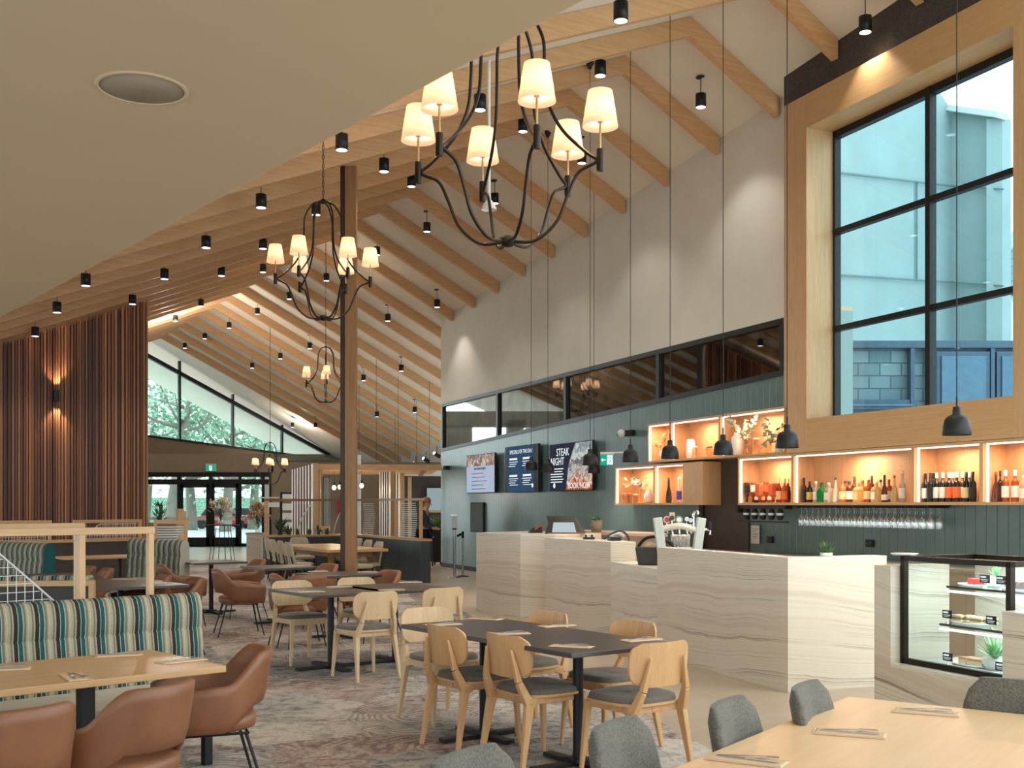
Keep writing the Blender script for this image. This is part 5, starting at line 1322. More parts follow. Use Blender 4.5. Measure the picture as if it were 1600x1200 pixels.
# --- grey upholstered chairs
def pad_chair(name, mseat, mleg):
    r = thing(name, '', 'chair')
    b = MB(); rows = []
    for j in range(9):
        v = j/8; z = .47+.40*v; w = .235*(1-.10*v)*(1 if v < .7 else sqrt(max(.0, 1-((v-.7)/.315)**2))*.35+.65) ; y = -.20-.075*v
        th_ = .032*(1 if v < .95 else .45)
        ring = []
        for k in range(20):
            a = 2*pi*k/20; c, s_ = cos(a), sin(a)
            x = w*abs(c)**.45*(1 if c > 0 else -1); yy = y+th_*abs(s_)**.8*(1 if s_ > 0 else -1)+.05*(x/.23)**2
            ring.append((x, yy, z))
        rows.append(ring)
    b.grid(rows, closed_u=True); b.add(rows[0], [tuple(range(20))[::-1]]); b.add(rows[-1], [tuple(range(20))]); b.build('backrest', M[mseat], r)
    b = MB(); rows = []
    for f_, z in ((.95, .41), (1, .43), (1, .455), (.96, .475), (.8, .483), (0.01, .483)): rows.append([(.235*f_*abs(cos(2*pi*k/28))**.5*(1 if cos(2*pi*k/28) > 0 else -1), .225*f_*abs(sin(2*pi*k/28))**.5*(1 if sin(2*pi*k/28) > 0 else -1), z) for k in range(28)])
    b.grid(rows, closed_u=True); b.build('seat', M[mseat], r)
    for sx in (-1, 1):
        b = MB(); b.bar((sx*.19, .18, .42), (sx*.20, .20, 0), .03, .03, .02, .02, up=(0,1,0)); b.build('leg', M[mleg], r)
        b = MB(); b.bar((sx*.19, -.27, 0), (sx*.19, -.20, .45), .02, .024, .03, .03, up=(0,1,0)); b.bar((sx*.19, -.20, .44), (sx*.19, -.235, .60), .03, .022, .02, .016, up=(0,1,0)); b.build('leg', M[mleg], r)
    return r
pc = pad_chair('upholstered_chair', 'grey', 'blackm')
fT = Vector((.59, -.35, 0)).normalized()
for i, (px, py, lab) in enumerate(((1252,1071,'grey upholstered chair at the blond table, farthest along its left side'),(1130,1097,'grey upholstered chair at the blond table, middle one along its left side'),(953,1131,'grey upholstered chair at the blond table, third along its left side'),(718,1178,'grey upholstered chair barely in view at the bottom edge, below the oak chairs'),(1600,1064,'grey upholstered chair at the right picture edge beyond the blond table'))):
    f = fT if i < 4 else Vector((-.59, -.81, 0))
    loc = put_top(px, py, .865, f, .27)
    if i == 0: pc.location = loc; pc.rotation_euler = (0, 0, face_rz(f)); pc['label'] = lab; pc['group'] = 'grey upholstered chairs'
    else: dup(pc, loc, face_rz(f), lab, 'grey upholstered chairs')
kc = pad_chair('upholstered_chair', 'khaki', 'blackm')
# --- tables
def table(lab, ctr, W, D, rz, mtop, grp, poles=((0, 0),), th=.028, name='cafe_table', crossx=.36, crossy=.36, sq=False, H=.75):
    r = thing(name, lab, 'table', (ctr[0], ctr[1], 0), rz, grp)
    b = MB(); b.box(-W/2, W/2, -D/2, D/2, H-th, H); b.build('table_top', M[mtop], r, bevel=.004)
    for x, y in poles:
        b = MB()
        if sq: b.box(x-.035, x+.035, y-.035, y+.035, .04, H-th)
        else: b.lathe([(.032, .04), (.032, H-th)], 16, (x, y))
        b.build('pole', M['black'], r)
        b = MB(); b.box(x-crossx, x+crossx, y-.035, y+.035, .006, .03); b.box(x-.035, x+.035, y-crossy, y+crossy, .0065, .0295); b.box(x-.06, x+.06, y-.06, y+.06, .025, .05); b.build('table_base', M['black'], r)
        b = MB(); b.box(x-.15, x+.15, y-.15, y+.15, H-th-.012, H-th-.001); b.build('top_plate', M['black'], r)
    return r
R54 = atan2(-.81, .588); R36 = atan2(.588, .81)
table('big dark rectangular table with oak chairs in front of the stone counter', (.105, 7.13), 1.86, .80, R54, 'dtable', 'dark cafe tables', ((-.50, 0), (.50, 0)), crossx=.30, crossy=.34)
def sq(lab, px, py, s=.80, grp='dark cafe tables', m='dtable', W=None):
    c = gp(px, py, .75); table(lab, (c.x, c.y), W or s, s, R54, m, grp)
sq('small dark table in the middle, left one of two touching, between bleached chairs', 517, 922, .84, W=.98)
sq('small dark table in the middle, right one of two touching, nearer the counter', 617, 917, .84, W=.98)
sq('small dark table right in front of the timber post', 531, 896, .80)
sq('small dark table left of the timber post before the long low partition', 438, 885, .80)
sq('small dark table farthest left, in line with the flower stand', 330, 877, .80)
sq('dark table behind the rail screen, between tub chairs and striped bench', 188, 910, .95, W=1.5)
sq('dark table at the far left seen through the white wire mesh', 75, 900, .8, W=1.1)
c = gp(157, 869, .75)
table('light wooden table by the far striped bench', (c.x, c.y), 1.3, .8, R54+pi/2, 'oakx', 'light wooden tables', ((-.3, 0), (.3, 0)))
# near wooden table
cA = gp(245, 1014, .75); cB = gp(345, 1041, .75); 
tdir = Vector((.73, .685, 0)); tw = Vector((.685, -.73, 0)); Wt, Dt = 2.6, .86
ctr = (cA+cB)/2-tdir*Wt/2
table('near light wooden table in front of the striped bench', (ctr.x, ctr.y), Wt, Dt, atan2(tdir.y, tdir.x), 'oakx', 'light wooden tables', ((.75, 0), (-.7, 0)), th=.034, sq=True)
T0 = (ctr, tdir, tw)
# blond table bottom right
cE = gp(1325, 1088, .75); tl = Vector((-.94, -1.30, 0)).normalized(); tw8 = Vector((.59, -.35, 0)).normalized(); tw8 = Vector((-tl.y, tl.x, 0)); tw8 = tw8 if tw8.x > 0 else -tw8
W8, D8 = 2.5, 1.15
ctr8 = cE+tl*W8/2+tw8*D8/2
r = thing('dining_table', 'long blond wooden table in the bottom right corner set with cutlery', 'table', (ctr8.x, ctr8.y, 0), atan2(-tl.y, -tl.x))
b = MB(); b.box(-W8/2, W8/2, -D8/2, D8/2, .715, .75); b.build('table_top', M['table8'], r, bevel=.006)
for sx in (-1, 1):
    for sy in (-1, 1):
        b = MB(); b.bar((sx*(W8/2-.30), sy*(D8/2-.22), .715), (sx*(W8/2-.12), sy*(D8/2-.18), 0), .09, .05, .05, .035); b.build('leg', M['oak'], r)
b = MB(); b.box(-W8/2+.3, W8/2-.3, -.03, .03, .64, .715); b.build('rail', M['oak'], r)
# --- place settings: napkin, fork, knife
NK = MB()
NK.box(-.125, .125, -.055, .055, 0, .003); NK.hexa([(-.118,-.052,.003),(.125,-.052,.003),(.125,.035,.003),(-.118,.048,.003)], [(-.11,-.05,.007),(.12,-.05,.007),(.12,.022,.007),(-.11,.043,.007)])
def fork_mb():
    b = MB(); b.bar((-.095, 0, .0), (.03, 0, .006), .008, .002, .005, .002); b.box(.03, .055, -.011, .011, .005, .007)
    for k in range(4): b.box(.055, .095, -.011+k*.0063, -.011+k*.0063+.0028, .005, .0068)
    return b
def knife_mb():
    b = MB(); b.bar((-.10, 0, .0), (0, 0, .002), .012, .004, .010, .003); b.hexa([(0,-.007,0),(.10,-.003,0),(.105,.006,0),(0,.007,0)], [(0,-.007,.0015),(.10,-.003,.0015),(.105,.006,.0015),(0,.007,.0015)])
    return b
nk0 = fk0 = kn0 = None
def setting(loc, rz, where):
    global nk0, fk0, kn0
    z = .7512
    p = Vector((loc[0], loc[1], z)); e = Vector((cos(rz), sin(rz), 0)); n = Vector((-sin(rz), cos(rz), 0))
    rz += random.uniform(-.12, .12)
    if nk0 is None:
        nk0 = single('napkin', NK, M['paper'], 'folded beige napkin '+where, 'napkin', p, rz, 'folded napkins')
        fk0 = single('fork', fork_mb(), M['steel'], 'steel fork on the napkin '+where, 'fork', p+Vector((0, 0, .0082))+n*.016, rz+.15, 'forks on napkins')
        kn0 = single('knife', knife_mb(), M['steel'], 'steel knife on the napkin '+where, 'knife', p+Vector((0, 0, .0082))-n*.016, rz-.06, 'knives on napkins')
    else:
        dup(nk0, p, rz, 'folded beige napkin '+where); dup(fk0, p+Vector((0, 0, .0082))+n*.016, rz+.15, 'steel fork on the napkin '+where); dup(kn0, p+Vector((0, 0, .0082))-n*.016, rz-.06, 'steel knife on the napkin '+where)
def st(px, py, rz, where): setting(gp(px, py, .752), rz, where)
a1_ = R36; 
st(1295, 1113+0, 2.2, 'at the far end of the blond table') if 0 else None
g8 = atan2(tw8.y, tw8.x)
st(1447, 1113, g8+.15, 'at the far corner of the blond table'); st(1327, 1146, g8+.15, 'in the middle of the blond table edge'); st(1168, 1188, g8+.15, 'at the near end of the blond table, bottom edge')
st(759, 967, R36-1.2, 'at the far left of the big dark table'); st(797, 990, R36-.4, 'at the near left of the big dark table'); st(692, 976, R36-.2, 'at the left corner of the big dark table'); st(893, 1010, R36-1.0, 'at the near right of the big dark table'); st(870, 978, R36-.2, 'at the far middle of the big dark table'); st(1002, 1000, R36-.2, 'at the right corner of the big dark table')
st(185, 1024, .4, 'at the back of the near wooden table'); st(283, 1033, .7, 'at the right end of the near wooden table'); st(118, 1058, -.9, 'at the front of the near wooden table'); st(5, 1046, .3, 'at the left picture edge on the near wooden table')
st(486, 925, .4, 'on the middle dark table, left one'); st(530, 917, .2, 'on the middle dark table, back one'); st(612, 922, .2, 'on the right-hand middle dark table, front'); st(641, 910, .3, 'on the right-hand middle dark table, back')
st(575, 894, .2, 'on the table before the post, right'); st(497, 893, .2, 'on the table before the post, left')
st(195, 905, .1, 'on the dark table behind the rail screen, left'); st(240, 912, .1, 'on the dark table behind the rail screen, right')
st(298, 876, .2, 'on the farthest left small dark table'); st(470, 884, .2, 'on the dark table left of the post')
# --- striped benches
def bench(lab, loc, rz, L, h=1.05, seat=True, rail=False, deep=.50, two=False):
    # local x along the bench, sitter looks toward -y; back face at y = 0
    r = thing('striped_bench', lab, 'bench', loc, rz, 'striped upholstered benches')
    prof = [(.0, .12), (.0, h-.10), (-.015, h-.04), (-.05, h-.005), (-.09, h), (-.13, h-.02), (-.155, h-.07), (-.165, h-.13), (-.158, h-.215), (-.150, h-.225), (-.160, h-.235), (-.175, h-.32), (-.178, h-.42), (-.168, h-.43), (-.178, h-.44), (-.19, h-.56), (-.19, .12)]
    b = MB(); n = 2
    vs = [(x, p[0], p[1]) for x in (0, L) for p in prof]; k = len(prof)
    b.add(vs, [(i, i+1, k+i+1, k+i) for i in range(k-1)], True); b.add(vs, [tuple(range(k))[::-1], tuple(range(k, 2*k)), (k-1, 0, k, 2*k-1)])
    b.build('backrest', M['stripe'], r)
    if seat:
        b = MB(); b.xprism([(-.19-deep+.03, .30), (-.19-deep, .33), (-.19-deep, .42), (-.19-deep+.03, .46), (-.19, .455), (-.19, .30)], 0, L-.18); b.build('seat', M['beige'], r, bevel=.015)
        b = MB(); b.box(0.02, L-.32, -.42, -.0, .0, .30); b.build('plinth', M['darkpanel'], r)
        b = MB(); b.box(L-.25, L-.20, -.19-deep+.03, -.19-deep+.08, 0, .30); b.build('leg', M['black'], r)
    else:
        b = MB(); b.box(0.01, L-.01, -.18, -.0, .0, .12); b.build('plinth', M['darkpanel'], r)
    return r
bd = Vector((.72, .694, 0)); 
pB = at(297, 925, 7.35)
Lb = 2.9; o = Vector((pB.x, pB.y, 0))-bd*Lb
bench('near bench with teal, cream and black striped backrest behind the wooden table', o, atan2(bd.y, bd.x), Lb, 1.0)
nb = Vector((-bd.y, bd.x, 0))
# rail screen on the back of the near bench
def screen_frame(lab, p0, d, L, h0, h1, posts, w=.05, cat='screen', nm='timber_screen'):
    r = thing(nm, lab, cat, p0, atan2(d.y, d.x), 'timber rail screens')
    b = MB(); b.box(0, L, -w/2, w/2, h1-w*1.15, h1); b.build('rail', M['oakx'], r, bevel=.003)
    for x in posts:
        b = MB(); b.box(x-w/2, x+w/2, -w/2+.001, w/2-.001, h0, h1-w*1.15+.001); b.build('post', M['oak'], r, bevel=.003)
    return r
Ls = 2.9; ps = o+nb*.04
xs_ = Ls-.02-.30
r = screen_frame('near timber rail screen standing behind the striped bench', (ps.x, ps.y, 0), bd, Ls-.235, .02, 1.43, (Ls-.26, Ls-.71, Ls-1.6), .040)
# white wire mesh leaf in it
def mesh_panel(r, x0, x1, z0, z1, cut, y=0.0, p=.045, m='shopwhite', rad=.0028, nm='wire_mesh'):
    b = MB()
    def top(x): return cut(x)
    x = x0
    while x <= x1+1e-6:
        zt_ = top(x)
        if zt_ > z0+.02: b.box(x-rad, x+rad, y-rad, y+rad, z0, zt_)
        x += p
    z = z0
    while z <= z1:
        xx = [x0+i*(x1-x0)/60 for i in range(61) if top(x0+i*(x1-x0)/60) >= z]
        if xx: b.box(min(xx), max(xx), y-rad, y+rad, z-rad, z+rad)
        z += p
    b.build(nm, M[m], r)
    q = [(x0+i*(x1-x0)/20, y, min(z1, top(x0+i*(x1-x0)/20))) for i in range(21)]
    b = MB(); b.tube(q, .006, 6); b.build('mesh_edge', M['darkpanel'] if m != 'shopwhite' else M['shopwhite'], r)
mesh_panel(r, Ls-2.0, Ls-.85, .95, 1.38, lambda x: min(1.38, .96+.42*((Ls-.85-x)/.45)), 0.0, .05, rad=.002)
r2 = screen_frame('second timber rail screen parallel behind the near one', (ps.x-.55*nb.x*-1, ps.y+.55*nb.y, 0), bd, Ls-.46, .02, 1.45, (Ls-.50,), .045)
# benches in the distance
e_ = gp(287, 905)
p_ = at(283, 842, 17.3); dg_ = Vector((.588, -.81, 0))
def bench_at(px, pyt, h, d, L, lab, end='near', **k):
    Y = F*(CAMH-h)/(pyt-HZ); v = Vector(((px-800)/F*Y, Y, 0))
    return bench(lab, v, atan2(d[1], d[0]), L, h, **k)
# d chosen so the sitter (local -y) looks left toward the light table
bench_at(213, 841, 1.07, (.81, -.588), 1.25, 'far striped bench beside the entrance side post, pale seat to its left')
bench_at(12, 846, 1.07, (.81, -.588), 1.15, 'far left striped bench with a rounded striped end')
# low bench in the middle distance behind the mesh
v = gp(60, 931, .68)
r = thing('low_partition', 'low dark partition with oak edging and striped cushion behind the rail screen', 'partition', (v.x, v.y-.38, 0), radians(8))
b = MB(); b.box(-.9, .62, 0, .06, 0, .80); b.build('panel', M['darkpanel'], r)
b = MB(); b.box(-.9, .66, -.01, .07, .80, .85); b.box(.61, .66, -.01, .07, 0, .80); b.build('edging', M['oakx'], r)
b = MB(); b.box(-.9, .60, .08, .3, .55, .89); b.build('cushion', M['stripe'], r, bevel=.03)
# long dark partition with oak top and small mesh screens
pA_ = gp(5, 889+12); 
Yp = 19.5
d_ = Vector((.866, .5, 0)); q0_ = at(-60, 845, 18.6); q1__ = at(223, 845, 21.0); hz_ = 1.57-.62
pl = Vector((q0_.x, q0_.y, 0)); pr_ = Vector((q1__.x, q1__.y, 0)); dd = (pr_-pl); Lp = dd.length; dd.normalize()
r = thing('long_partition', 'long dark partition with an oak top rail in front of the batten wall', 'partition', pl, atan2(dd.y, dd.x))
b = MB(); b.box(0, Lp, -.05, .05, 0, .90); b.build('panel', M['brownd'], r)
b = MB(); b.box(-.02, Lp+.02, -.07, .07, .90, .95); b.build('rail', M['oakx'], r)
for i, (xa, xb, lab) in enumerate(((Lp-1.35, Lp-.02, 'small oak mesh screen at the right end of the long partition'), (Lp-3.35, Lp-1.75, 'small oak mesh screen further left on the long partition'))):
    pp = pl+dd*xa
    r = screen_frame(lab, (pp.x, pp.y, 0), dd, xb-xa, .951, 1.30, (.03, xb-xa-.03), .05)
    mesh_panel(r, .2, xb-xa-.1, .96, 1.23, lambda x, L=xb-xa: min(1.23, 1.0+.5*max(0, (x-.2))*1.5), 0, .05, 'shopwhite', .003)
# slim oak frame beside the far bench
p0 = at(240, 816, 20.0); d2 = Vector((.95, .3, 0)).normalized()
r = screen_frame('oak framed screen of grey slats by the entrance, right of the batten wall', (p0.x, p0.y, 0), d2, .62, 0, 1.30, (.03, .56), .06)
b = MB(); 
for k in range(9): b.box(.06, .52, -.012, .012, .80+k*.045, .825+k*.045)
b.build('slat_panel', M['shopwhite'], r)
p0 = at(285, 845, 17.0)
b = MB(); b.box(-.05, .05, -.05, .05, 0, 1.12); single('timber_post', b, M['oak'], 'short square oak post at the end of the far striped bench', 'post', (p0.x, p0.y, 0), R36)
p0 = at(281, 796, 20.6)
b = MB(); b.box(-.05, .05, -.05, .05, 0, 1.50); b.box(.05, .10, -.05, .05, 0, 1.46); single('timber_post', b, M['oak'], 'taller doubled oak post at the end of the grey slatted screen', 'post', (p0.x, p0.y, 0), R36)
# --- the tall post
r = thing('roof_post', 'tall timber roof post with a dark edge in the middle of the room', 'post', (at(545, 789, 15.84).x, 15.84, 0), 0)
zt_ = roofz(st_of((-2.32, 15.84))[0])-.24
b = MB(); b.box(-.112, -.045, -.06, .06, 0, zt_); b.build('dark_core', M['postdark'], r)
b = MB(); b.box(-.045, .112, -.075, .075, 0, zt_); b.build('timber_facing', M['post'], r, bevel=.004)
# ================================================================== FAR ZONE
P1 = Vector((-5.6, 25.2, 0)); P2 = Vector((-3.72, 26.4, 0)); P3 = Vector((-1.73, 22.4, 0))
r = thing('planter_partition', 'low blue-grey boarded partition with an oak top around the far dining table', 'partition', P1)
def seg(b, p, q, z0, z1, w):
    d = (q-p).normalized(); n = Vector((-d.y, d.x, 0))*w
    p = p-P1; q = q-P1
    b.hexa([(p.x-n.x,p.y-n.y,z0),(q.x-n.x,q.y-n.y,z0),(q.x+n.x,q.y+n.y,z0),(p.x+n.x,p.y+n.y,z0)], [(p.x-n.x,p.y-n.y,z1),(q.x-n.x,q.y-n.y,z1),(q.x+n.x,q.y+n.y,z1),(p.x+n.x,p.y+n.y,z1)])
b = MB(); seg(b, P1, P2, 0, .84, .10); seg(b, P2, P3, 0, .84, .10); b.build('panel', M['cladlow'], r)
b = MB(); seg(b, P1, P2, .84, .885, .13); seg(b, P2, P3, .84, .885, .13); b.build('top', M['oakx'], r)
# rail frame on top
r = thing('rail_frame', 'slim timber frame standing on the far partition', 'screen', P1)
b = MB(); seg(b, P1, P2, 1.66, 1.71, .025); seg(b, P2, P3, 1.66, 1.71, .025); b.build('rail', M['post'], r)
for p, n_ in ((P1+Vector((.03, .02, 0)), 0), (P2, 1), (P3+Vector((-.12, .24, 0)), 2), (P2+(P3-P2)*.62, 3)):
    b = MB(); v = p-P1; b.box(v.x-.035, v.x+.035, v.y-.035, v.y+.035, .886, 1.665); b.build('post', M['rafter'], r)
for k, (f0, f1) in enumerate(((.12, .28), (.66, .86))):
    b = MB(); dq = (P3-P2)
    for j in range(17):
        z = .90+j*.044; sh = .06*sin(j/16*pi)+.03*j/16
        p = P2+dq*(f0+sh*.4)-P1; q = P2+dq*(f1+sh*.4)-P1
        b.bar((p.x, p.y, z), (q.x, q.y, z), .012, .02)
    b.build('curved_slat_panel', M['shopwhite'], r)
for k, x in enumerate((.35, .75)):
    p = P1+(P2-P1)*x-P1
    b = MB(); b.tube(bez([(p.x, p.y, .9), (p.x+.12, p.y, 1.3), (p.x+.32, p.y+.1, 1.6)], 5), .012, 6); b.build('curved_rod', M['shopwhite'], r)
# planter plants
def bushy(lab, loc, h, wd, n, L, W, m='darkleaf', seed=1, nm='leafy_plant', grp=None, pot=None):
    r = thing(nm, lab, 'plant', loc, 0, grp); rnd = random.Random(seed); b = MB()
    for i in range(n):
        a = rnd.uniform(0, 2*pi); e = rnd.uniform(.3, 1.5); rr = rnd.uniform(0, wd*.5)
        z0 = rnd.uniform(.0, h*.5); leafq(b, (rr*cos(a)*.6, rr*sin(a)*.6, z0), (cos(a)*cos(e), sin(a)*cos(e), sin(e)), (0, 0, 1), L*rnd.uniform(.6, 1.1), W)
    b.build('leaves', M[m], r)
    b = MB(); b.lathe([(.0,-.001),(.04,0),(.03,h*.5),(0,h*.55)], 8, cap=False); b.build('stem', M['darkleaf'], r); return r
for i, (px, s_) in enumerate(((434, .34), (449, .22), (463, .12), (482, .12), (497, .18), (511, .14))):
    f = (px-411)/(558-411); p = P1+(P2-P1)*f
    bushy('leafy plant on the far partition, %s from the left' % ORD[i], (p.x, p.y, .886), s_, s_*.9, 26, s_*.9, s_*.22, seed=i, grp='plants on the far partition')
# stone block at its left end with flowers
r = thing('stone_plinth', 'pale stone plinth at the left end of the far partition', 'plinth', (at(399, 833, 27).x, 27, 0))
b = MB(); b.box(-.17, .17, -.2, .2, 0, .86); b.build('block', M['stone'], r); b = MB(); b.box(-.19, .19, -.22, .22, .86, .90); b.build('top', M['oakx'], r)
def bouquet(lab, loc, R, h, seed):
    r = thing('flower_arrangement', lab, 'flowers', loc, 0, 'dried flower arrangements'); rnd = random.Random(seed)
    b = MB(); b.lathe([(.0,0),(.06,0),(.07,.05),(.05,.2),(.06,.28),(.055,.28),(.04,.2),(.0,.02)], 14, cap=False); b.build('vase', M['stemglass'], r)
    b = MB(); s = MB()
    for i in range(46):
        a = rnd.uniform(0, 2*pi); e = rnd.uniform(.1, 1.5); v = Vector((cos(a)*cos(e)*R, sin(a)*cos(e)*R, .32+sin(e)*h))
        s.tube([(0, 0, .1), v], .003, 4)
        for k in range(5): leafq(b, v+Vector((rnd.uniform(-.05,.05), rnd.uniform(-.05,.05), rnd.uniform(-.05,.05))), (rnd.uniform(-1,1), rnd.uniform(-1,1), rnd.uniform(-1,1)), (0,0,1), .10, .06)
    b.build('flowers', M['petal'] if seed % 2 else M['dry'], r)
    b2 = MB()
    for i in range(50):
        a = rnd.uniform(0, 2*pi); e = rnd.uniform(-.2, 1.2); v = Vector((cos(a)*cos(e)*R*.8, sin(a)*cos(e)*R*.8, .36+sin(e)*h*.7)); leafq(b2, v, (cos(a), sin(a), .5), (0,0,1), .14, .05)
    b2.build('leaves', M['dry'], r); s.build('stems', M['darkleaf'], r)
bouquet('large bouquet of cream dried flowers in a glass vase on the wire table', (at(345, 823, 31).x, 31, 1.035), .36, .36, 1)
p = at(403, 833, 26.9); bouquet('smaller reddish dried bouquet on the stone plinth', (p.x, 26.9, .905), .25, .34, 2)
r = thing('wire_table', 'tall round wire table carrying the large bouquet near the entrance', 'table', (at(347, 823, 31).x, 31, 0))
b = MB(); b.lathe([(0,1.0),(.50,1.0),(.50,1.02),(0,1.02)], 28, cap=False); b.build('table_top', M['blackm'], r)
b = MB(); n = 12
for k in range(n):
    a = 2*pi*k/n; b.tube([(.22*cos(a), .22*sin(a), 1.0), (.36*cos(a), .36*sin(a), .01)], .009, 5)
ring = [(.36*cos(2*pi*k/24), .36*sin(2*pi*k/24), .01) for k in range(25)]; b.tube(ring, .009, 5); b.build('wire_base', M['blackm'], r)
# far dining table and chairs inside the partition
c = Vector((-3.6, 22.0, 0)); 
r = thing('dining_table', 'long wooden table with splayed legs inside the far partition', 'table', c, radians(60-8))
W, D = 3.2, 1.2; ang = radians(-62); r.rotation_euler = (0, 0, ang)
b = MB(); b.box(-W/2, W/2, -D/2, D/2, .70, .75); b.build('table_top', M['oakx'], r)
for sx in (-1, 1):
    for sy in (-1, 1):
        b = MB(); b.bar((sx*(W/2-.45), sy*(D/2-.25), .70), (sx*(W/2-.2), sy*(D/2-.1), 0), .12, .06, .08, .05); b.build('leg', M['post'], r)
b = MB(); b.box(-W/2+.3, W/2-.3, -.4, .4, .60, .70); b.build('apron', M['post'], r)
ks = [((415,853),(.85,.4),'left side, first'),((424,854),(.85,.4),'left side, second'),((436,856),(.85,.4),'left side, third'),((448,857),(.85,.4),'left side, nearest'),((466,846),(.5,-.85),'far end, facing us'),
      ((563,849),(-.85,-.4),'right side, farthest'),((578,850),(-.85,-.45),'right side, second'),((595,852),(-.85,-.45),'right side, nearest to the partition corner'),((540,857),(.7,.6),'half hidden by the timber post')]
for i, ((px, py), f, w_) in enumerate(ks):
    Y = {0:23.8,1:22.8,2:21.9,3:21.0,4:24.2,5:23.4,6:22.4,7:21.3,8:20.3}[i]
    f = Vector((f[0], f[1], 0)).normalized(); loc = ((px-800)/F*Y+f.x*.27, Y+f.y*.27, 0); lab = 'khaki-backed black chair at the far dining table, '+w_
    if i == 0: kc.location = loc; kc.rotation_euler = (0, 0, face_rz(f)); kc['label'] = lab; kc['group'] = 'khaki chairs at the far dining table'
    else: dup(kc, loc, face_rz(f), lab, 'khaki chairs at the far dining table')
# slatted screen walls
def slat_screen(lab, pa_, pb_, za, zb, n, post=True, m='oaklight'):
    r = thing('slatted_screen', lab, 'screen', (pa_.x, pa_.y, 0), atan2(pb_.y-pa_.y, pb_.x-pa_.x), 'tall slatted timber screens'); L = (pb_-pa_).length
    b = MB()
    for k in range(n): x = L*k/n; b.box(x, x+L/n*.55, -.02, .02, .05, za+(zb-za)*k/n)
    b.build('slats', M['shopwhite'], r)
    b = MB()
    for k in range(n): x = L*k/n+L/n*.55; b.box(x, x+.012, -.03, .03, .05, za+(zb-za)*k/n)
    b.build('slat_edges', M['post'], r)
    b = MB(); b.box(L-.01, L+.09, -.06, .06, 0, zb); b.build('post', M['oak'], r)
    b = MB(); b.box(0, L, -.01, .01, 1.6, 1.63); b.build('rail', M['post'], r)
def flat(px, Y): return Vector(((px-800)/F*Y, Y, 0))
slat_screen('tall pale slatted screen with a timber post left of the bulbs', flat(457, 30), flat(492, 26.8), 2.52, 2.57, 8)
slat_screen('pale slatted screen right of the timber post before the lounge', flat(594, 29), flat(612, 28.2), 2.42, 2.42, 5); slat_screen('narrow pale slatted screen next to the lounge opening', flat(616, 30), flat(627, 29.5), 2.42, 2.42, 3)
# timber pergola over the lounge
r = thing('timber_pergola', 'low timber slatted pergola ceiling over the lounge', 'pergola', (0, 0, 0))
b = MB(); Z0 = 2.50
def quadslab(b, pts, z0, z1): b.prism([(p.x, p.y) for p in pts], z0, z1)
quadslab(b, [flat(497, 27), flat(690, 27.4), flat(690, 27.55), flat(497, 27.15)], 2.42, 2.56); b.build('beam', M['rafter'], r)
b = MB()
for k in range(9):
    y = 27.7+k*.75; q_ = 690-k*2; quadslab(b, [flat(500, y), flat(q_, y+.1), flat(q_, y+.25), flat(500, y+.15)], 2.5, 2.58)
b.build('slats', M['rafter'], r)
b = MB(); quadslab(b, [flat(500, 27.2), flat(504, 27.2), flat(504, 34), flat(500, 34)], 2.44, 2.5); quadslab(b, [flat(660, 27.5), flat(668, 27.5), flat(660, 34), flat(654, 34)], 2.44, 2.5); b.build('cross_beam', M['post'], r)
for px, Y in ((498, 27.1), (640, 34)):
    v = flat(px, Y); b = MB(); b.box(v.x-.05, v.x+.05, v.y-.05, v.y+.05, 0, 2.42); b.build('post', M['oak'], r)
# glowing bulbs
for i, (px, py) in enumerate(((522, 762), (531, 761), (565, 759))):
    p = at(px, py, 29.5)
    r = thing('globe_bulb_pendant', 'glowing clear bulb pendant under the pergola, %s from the left' % ORD[i], 'pendant lamp', p, 0, 'bulb pendants under the pergola')
    b = MB(); b.blob((0,0,0), (.055,.055,.065), 12, 8); b.build('bulb', emit('amber_bulb', (1,.82,.52,1), 1.5), r); b = MB(); b.lathe([(.02,.05),(.022,.15),(0,.16)], 10, cap=False); b.build('socket', M['bronze'], r); b = MB(); b.tube([(0,0,.15),(0,0,2.50-p.z)], .004, 5); b.build('cord', M['blackm'], r)
    light('POINT', (0,-.0,-.12), 3.5, (1,.8,.5), r, .05, name='bulb_glow')
# thin long cord pendants of the lounge
for i, (px, py) in enumerate(((561, 600), (588, 548), (622, 588), (617, 648), (651, 612), (671, 595))):
    p = ceil_hit(px, py, 1); 
    b = MB(); b.tube([(0, 0, 0), (0, 0, 2.62-p.z)], .006, 5)
    single('hanging_cord', b, M['blackm'], 'thin dark cord hanging from the rafters down to the pergola, %s from the left' % ORD[[0,1,3,2,4,5][i]], 'cord', p, 0, 'cords hanging to the pergola')
# extinguisher
p = flat(533, 33.0)
r = thing('fire_extinguisher', 'red fire extinguisher on the brown wall behind the timber post', 'fire extinguisher', (p.x, 41.85, 1.15)); r.location = (flat(532.5, 41.85).x, 41.85, 1.2)
b = MB(); b.lathe([(0,0),(.10,0),(.11,.03),(.11,.48),(.05,.56),(.03,.6),(0,.6)], 14, cap=False); b.build('cylinder', LM['red'], r); b = MB(); b.box(-.03,.10,-.02,.02,.6,.66); b.build('handle', M['blackm'], r)
# lounge chairs
lc = tub_chair('leatherred')
for i, (px, Y, f) in enumerate(((522, 33, (1, -.2)), (556, 32, (-.9, -.3)), (570, 34, (.3, -.9)), (606, 31.5, (-.9, -.2)))):
    v = flat(px, Y); lab = 'red-brown tub chair beyond the far partition, %s from the left' % ORD[i]
    if i == 0: lc.location = v; lc.rotation_euler = (0, 0, face_rz(f)); lc['label'] = lab; lc['group'] = 'red-brown lounge chairs'
    else: dup(lc, v, face_rz(f), lab, 'red-brown lounge chairs')
